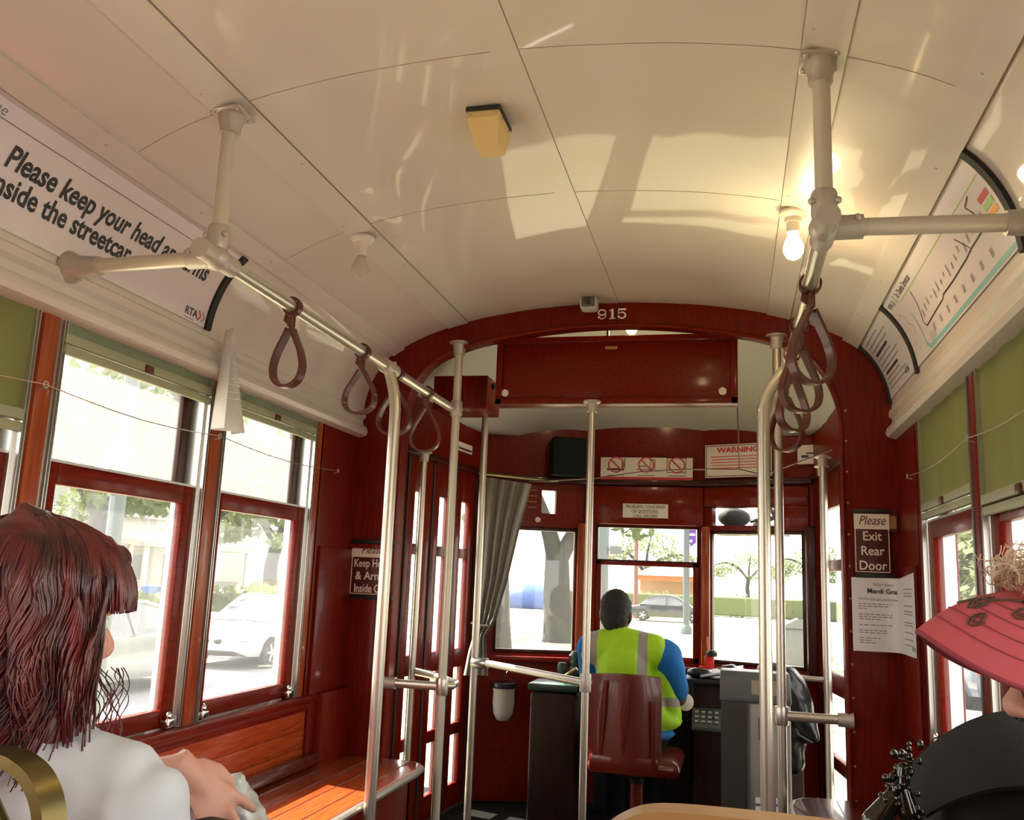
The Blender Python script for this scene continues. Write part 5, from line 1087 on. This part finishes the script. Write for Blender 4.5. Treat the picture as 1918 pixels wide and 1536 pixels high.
# ---- driver
def driver():
    r = thing('driver_person', 'driver in yellow-green safety vest over blue shirt, seen from behind', 'person', (-.53, 4.75, -1.25))
    C = V((-.578, 4.80, -.165)); f = V((.14, 1, -.04)); b = MB(); P, M3 = head_shape(b, C, f, 1.03)
    b.limb([(-.573, 4.775, -.23), (-.56, 4.765, -.32)], [.062, .066]); T = [(-.535, 4.78, -.40), (-.515, 4.80, -.60), (-.50, 4.80, -.78)]
    b.limb(T, [.125, .135, .15]); b.limb([(-.715, 4.79, -.335), (-.55, 4.77, -.31), (-.335, 4.79, -.335)], [.055, .08, .055])
    RA = [(-.315, 4.79, -.355), (-.262, 4.86, -.56), (-.27, 5.03, -.585)]; LA = [(-.705, 4.80, -.355), (-.725, 4.93, -.55), (-.77, 5.10, -.47)]
    b.limb(RA, [.050, .042, .030]); b.limb(LA, [.050, .042, .030]); hand(b, RA[2], (.15, .8, -.1), (.5, 0, 1), 1.0, (.7, .8, .6), 1); hand(b, LA[2], (0, .9, .2), (0, -.2, 1), 1.0, (.7, .8, .6), -1)
    for x in (-.60, -.40): b.limb([(x, 4.78, -.74), (x, 5.12, -.72), (x, 5.12, -1.0), (x, 5.10, -1.19)], [.09, .07, .055, .04])
    fuse(b, 'body', 'skin_brown', r, .008, 4); face_parts(r, P, M3, 1.03)
    h = MB(); h.ell(C + V((-.002, -.016, .042)), (.083, .102, .092)); h.ell(C + V((-.004, -.052, -.012)), (.072, .060, .075)); fuse(h, 'hair', 'hair_black', r, .007, 3, disp=lambda p, n: n * .004 * noise.noise(p * 60))
    s = MB(); s.limb(T[:2] + [(-.50, 4.80, -.69)], [.135, .148, .16]); s.limb([(-.715, 4.79, -.338), (-.55, 4.772, -.318), (-.335, 4.79, -.338)], [.070, .088, .070]); s.limb([RA[0], (-.272, 4.845, -.52)], [.074, .064]); s.limb([LA[0], (-.72, 4.90, -.50)], [.072, .062]); s.ell((-.47, 4.80, -.73), (.20, .15, .05))
    fuse(s, 'shirt', 'shirt_blue', r, .010, 5, disp=lambda p, n: n * .006 * noise.noise(p * 16))
    v = MB(); v.limb(T[:2] + [(-.50, 4.80, -.70)], [.145, .163, .190]); v.limb([(-.685, 4.785, -.335), (-.55, 4.766, -.318), (-.385, 4.785, -.335)], [.086, .102, .086]); v.limb([(-.565, 4.765, -.30), (-.56, 4.76, -.27)], [.075, .07]); v.ell((-.46, 4.82, -.60), (.15, .15, .15)); v.ell((-.43, 4.82, -.67), (.19, .15, .07)); v.limb([(-.34, 4.80, -.45), (-.30, 4.82, -.64)], [.045, .06])
    fuse(v, 'safety_vest', 'vest', r, .010, 4, disp=lambda p, n: n * .006 * noise.noise(p * 12))
    t = MB()
    for x in (-.60, -.40): t.limb([(x, 4.78, -.745), (x, 5.12, -.72), (x, 5.12, -1.0), (x, 5.10, -1.20)], [.098, .082, .066, .056])
    fuse(t, 'trousers', 'trousers', r, .014, 4); shoes(r, [(-.60, 5.09, -1.25), (-.40, 5.09, -1.25)], (0, 1, 0))
driver()
# ---- passenger in the pink visor
def visor_lady():
    r = thing('person', 'person in pink visor with blond curls, in profile at the right edge', 'person', (.46, 1.28, -1.25))
    f = V((-.99, .04, -.10)).normalized(); C = V((.423, 1.205, -.083)); b = MB(); P, M3 = head_shape(b, C, f); side = f.cross(UP)
    if side.y > 0: side = -side
    q = lambda a, c, z: C + f * a + side * c + UP * z
    b.limb([q(-.02, 0, -.07), q(-.035, 0, -.18)], [.052, .056]); b.limb([q(-.04, 0, -.24), q(-.04, 0, -.42), q(-.04, 0, -.62)], [.10, .115, .13]); b.limb([q(-.04, -.15, -.23), q(-.04, 0, -.215), q(-.04, .15, -.23)], [.05, .07, .05])
    for k in (-1, 1):
        b.limb([q(-.04, .165 * k, -.245), q(-.02, .20 * k, -.48), q(.16, .10 * k, -.57)], [.048, .042, .028]); hand(b, q(.17, .095 * k, -.575), f * .9 - side * .3 * k, (0, 0, 1), 1.0, (.5, .6, .4), k)
        b.limb([q(-.02, .085 * k, -.65), q(.36, .085 * k, -.64), q(.38, .085 * k, -.92), q(.38, .085 * k, -1.10)], [.085, .062, .05, .036])
    fuse(b, 'body', 'skin_fair', r, .0055, 4); face_parts(r, P, M3)
    for k in (-1, 1): MB().ell(P(k * .0095, .103, -.0435), (.0036, .0048, .0022), M3, 8, 6).build('nostril', 'black', r, 180)
    s = MB(); s.limb([q(-.038, 0, -.19), q(-.04, 0, -.24), q(-.04, 0, -.42), q(-.04, 0, -.66)], [.065, .11, .128, .142]); s.limb([q(-.04, -.155, -.235), q(-.04, 0, -.22), q(-.04, .155, -.235)], [.058, .08, .058])
    for k in (-1, 1): s.limb([q(-.04, .17 * k, -.248), q(-.025, .19 * k, -.40)], [.06, .056])
    fuse(s, 'shirt', 'black_felt', r, .01, 5, disp=lambda p, n: n * .007 * noise.noise(p * 12))
    t = MB()
    for k in (-1, 1): t.limb([q(-.02, .085 * k, -.655), q(.36, .085 * k, -.64), q(.38, .085 * k, -.92), q(.38, .085 * k, -1.11)], [.096, .074, .062, .052])
    fuse(t, 'trousers', 'trousers', r, .012, 4); shoes(r, [q(.37, .085 * k, -1.157) for k in (-1, 1)], f)
    zb = .082
    def brim(i, j):
        a = (i - .5) * 2; al = a * 1.85; base = f * math.cos(al) * .098 + side * math.sin(al) * .088
        out = f * .108 * max(0, math.cos(al * .72)) + side * .030 * math.sin(al)
        return C + base + out * j + UP * (zb + .020 - .040 * j ** 2.2 - (.034 + .040 * j) * math.sin(min(abs(al), 1.5708)) ** 2)
    def bn(i, j):
        e = .01; u = brim(min(1, i + e), j) - brim(max(0, i - e), j); w_ = brim(i, min(1, j + e)) - brim(i, max(0, j - e)); n = u.cross(w_).normalized(); return n if n.z > 0 else -n
    vis = MB().slab(40, 12, brim, bn, .006).build('visor_brim', 'pink', r, 60)
    sm_ = MB()
    for j in (.35, .50, .65, .80): sm_.tube([brim(.04 + .92 * k / 50, j) + bn(.04 + .92 * k / 50, j) * .0004 for k in range(51)], .0008, 5)
    sm_.build('stitching', 'pink_stitch', vis); MB().tube([brim(k / 40, 1) - bn(k / 40, 1) * .003 for k in range(41)], .0036, 8).build('brim_binding', 'pink_stitch', vis)
    m = MB(); m.grid(40, 3, lambda i, j: C + V((0, 0, zb - .005 + .045 * j)) + (f * math.cos(i * 6.2832) * .0985 + side * math.sin(i * 6.2832) * .0885) * (1 - .04 * j)); m.build('visor_band', 'pink', r, 60)
    em = MB()
    for (i0, j0, rr, tn) in ((.58, .42, .010, 1.6), (.70, .30, .009, 1.5), (.64, .62, .007, 1.3), (.80, .25, .009, 1.4)):
        em.tube([brim(i0 + rr * 3.0 * (1 - t / 26) * math.cos(t * .5 * tn), j0 + rr * 16 * (1 - t / 26) * math.sin(t * .5 * tn)) + bn(i0, j0) * .001 for t in range(20)], .0011, 6)
    em.tube([brim(.50 + .012 * t, .56 - .030 * t + .02 * math.sin(t)) + bn(.6, .5) * .001 for t in range(14)], .0017, 6); em.build('embroidery', 'embroid', vis)
    j = MB(); c = brim(.66, .02) + UP * .006
    for a, d in ((0, 0), (1.3, .010), (-1.2, .012), (2.5, .02)): j.ell(c + f * (.012 * math.cos(a) - .004) + UP * (.013 * math.sin(a) - .006) + side * .006, (.008, .006, .011), Matrix.Rotation(a, 3, 'X'))
    jw = j.build('green_jewel', 'jade', r, 180); j = MB()
    for a in (.6, 2.0, -2.0): j.ell(c + f * (.006 * math.cos(a)) + UP * (.012 * math.sin(a)) + side * .008, (.006, .005, .006))
    j.tube([c + f * (.017 * math.cos(t * .5)) + UP * (.02 * math.sin(t * .5) - .004) + side * .004 for t in range(13)], .0016, 6); j.build('gold_setting', 'amber', r, 180)
    rnd = random.Random(8); st = MB()
    for k in range(420):
        a = rnd.uniform(-1.9, 1.9); p = C + f * math.cos(a) * rnd.uniform(.05, .105) + side * math.sin(a) * rnd.uniform(.05, .10) + UP * (zb + .02); dv = (f * rnd.uniform(-.1, 1.0) + side * rnd.uniform(-.7, .7) + UP * rnd.uniform(.5, 1.5)).normalized(); L = rnd.uniform(.025, .062); ph = rnd.uniform(0, 6.28); o1 = dv.orthogonal().normalized(); o2 = dv.cross(o1)
        st.tube([p + dv * L * t / 9 + (o1 * math.cos(ph + t * .9) + o2 * math.sin(ph + t * .9)) * .0015 * t for t in range(10)], .0007, 4)
    tag(st.build('hair_curls', 'hair_blond', r, 180), kind='stuff'); h = MB(); h.ell(q(-.02, 0, .055), (.090, .090, .085)); h.ell(q(-.055, 0, -.02), (.070, .075, .09)); fuse(h, 'hair', 'hair_blond', r, .008, 3, disp=lambda p, n: n * .006 * noise.noise(p * 50))
    g = MB()
    for k in (1, -1): g.tube([P(k * .032, .098, .0) + (side * math.cos(t * .42) * -.024 + UP * math.sin(t * .42) * .019) for t in range(15)], .0011, 6, closed=True); g.tube([P(k * .056, .098, .004), P(k * .076, .05, .006), P(k * .080, -.01, .008)], .0012, 6)
    g.tube([P(-.010, .100, .004), P(0, .106, .008), P(.010, .100, .004)], .0012, 6); g.build('spectacles', 'brass', r, 180)
visor_lady()
def black_bag():
    r = thing('beaded_bag', 'large black rounded bag with glittering dark beads, below the pink visor', 'bag', (.36, 1.45, -.76)); c = V((.425, 1.46, 0)); m = MB()
    m.box(c + V((0, .02, -.50)), (.34, .20, .50), .06); m.ell(c + V((0, .02, -.30)), (.165, .10, .11)); fuse(m, 'bag_body', 'black_felt', r, .012, 5)
    def flap(i, j): a = math.pi * (.02 + .96 * i); x = -math.cos(a); return c + V((.19 * x, -.105 * (1 - .55 * x * x) * (.35 + .65 * j) * 1.25, -.145 - .085 * j * (1 - .25 * x * x) - .10 * abs(x) ** 2.6 + .012 * math.sin(3 * j)))
    MB().slab(30, 12, flap, lambda i, j: V((0, -.6, .8)), .008).build('flap', 'black_felt', r, 60)
    rnd = random.Random(5); b = MB(); path = [onyb(x, y, 1.36) for x, y in ((1700, 1418), (1692, 1440), (1680, 1462), (1690, 1476), (1672, 1495), (1650, 1515), (1640, 1540), (1700, 1520), (1720, 1535), (1690, 1550))]
    for p in path:
        for _ in range(16): q = p + V((rnd.gauss(0, .007), rnd.gauss(0, .006), rnd.gauss(0, .007))); k = rnd.uniform(.002, .0052); b.ell(q, (k, k, k * rnd.uniform(.8, 1.5)), None, 8, 6)
    b.limb([path[4], path[6], path[6] + V((.0, 0, -.06))], [.012, .018, .02]); b.limb([path[1], path[3], path[7]], [.008, .010, .014]); tag(b.build('bead_trim', 'bead', r, 60), kind='stuff')
def onyb(px, py, y): return ony(px, py, y)
black_bag()
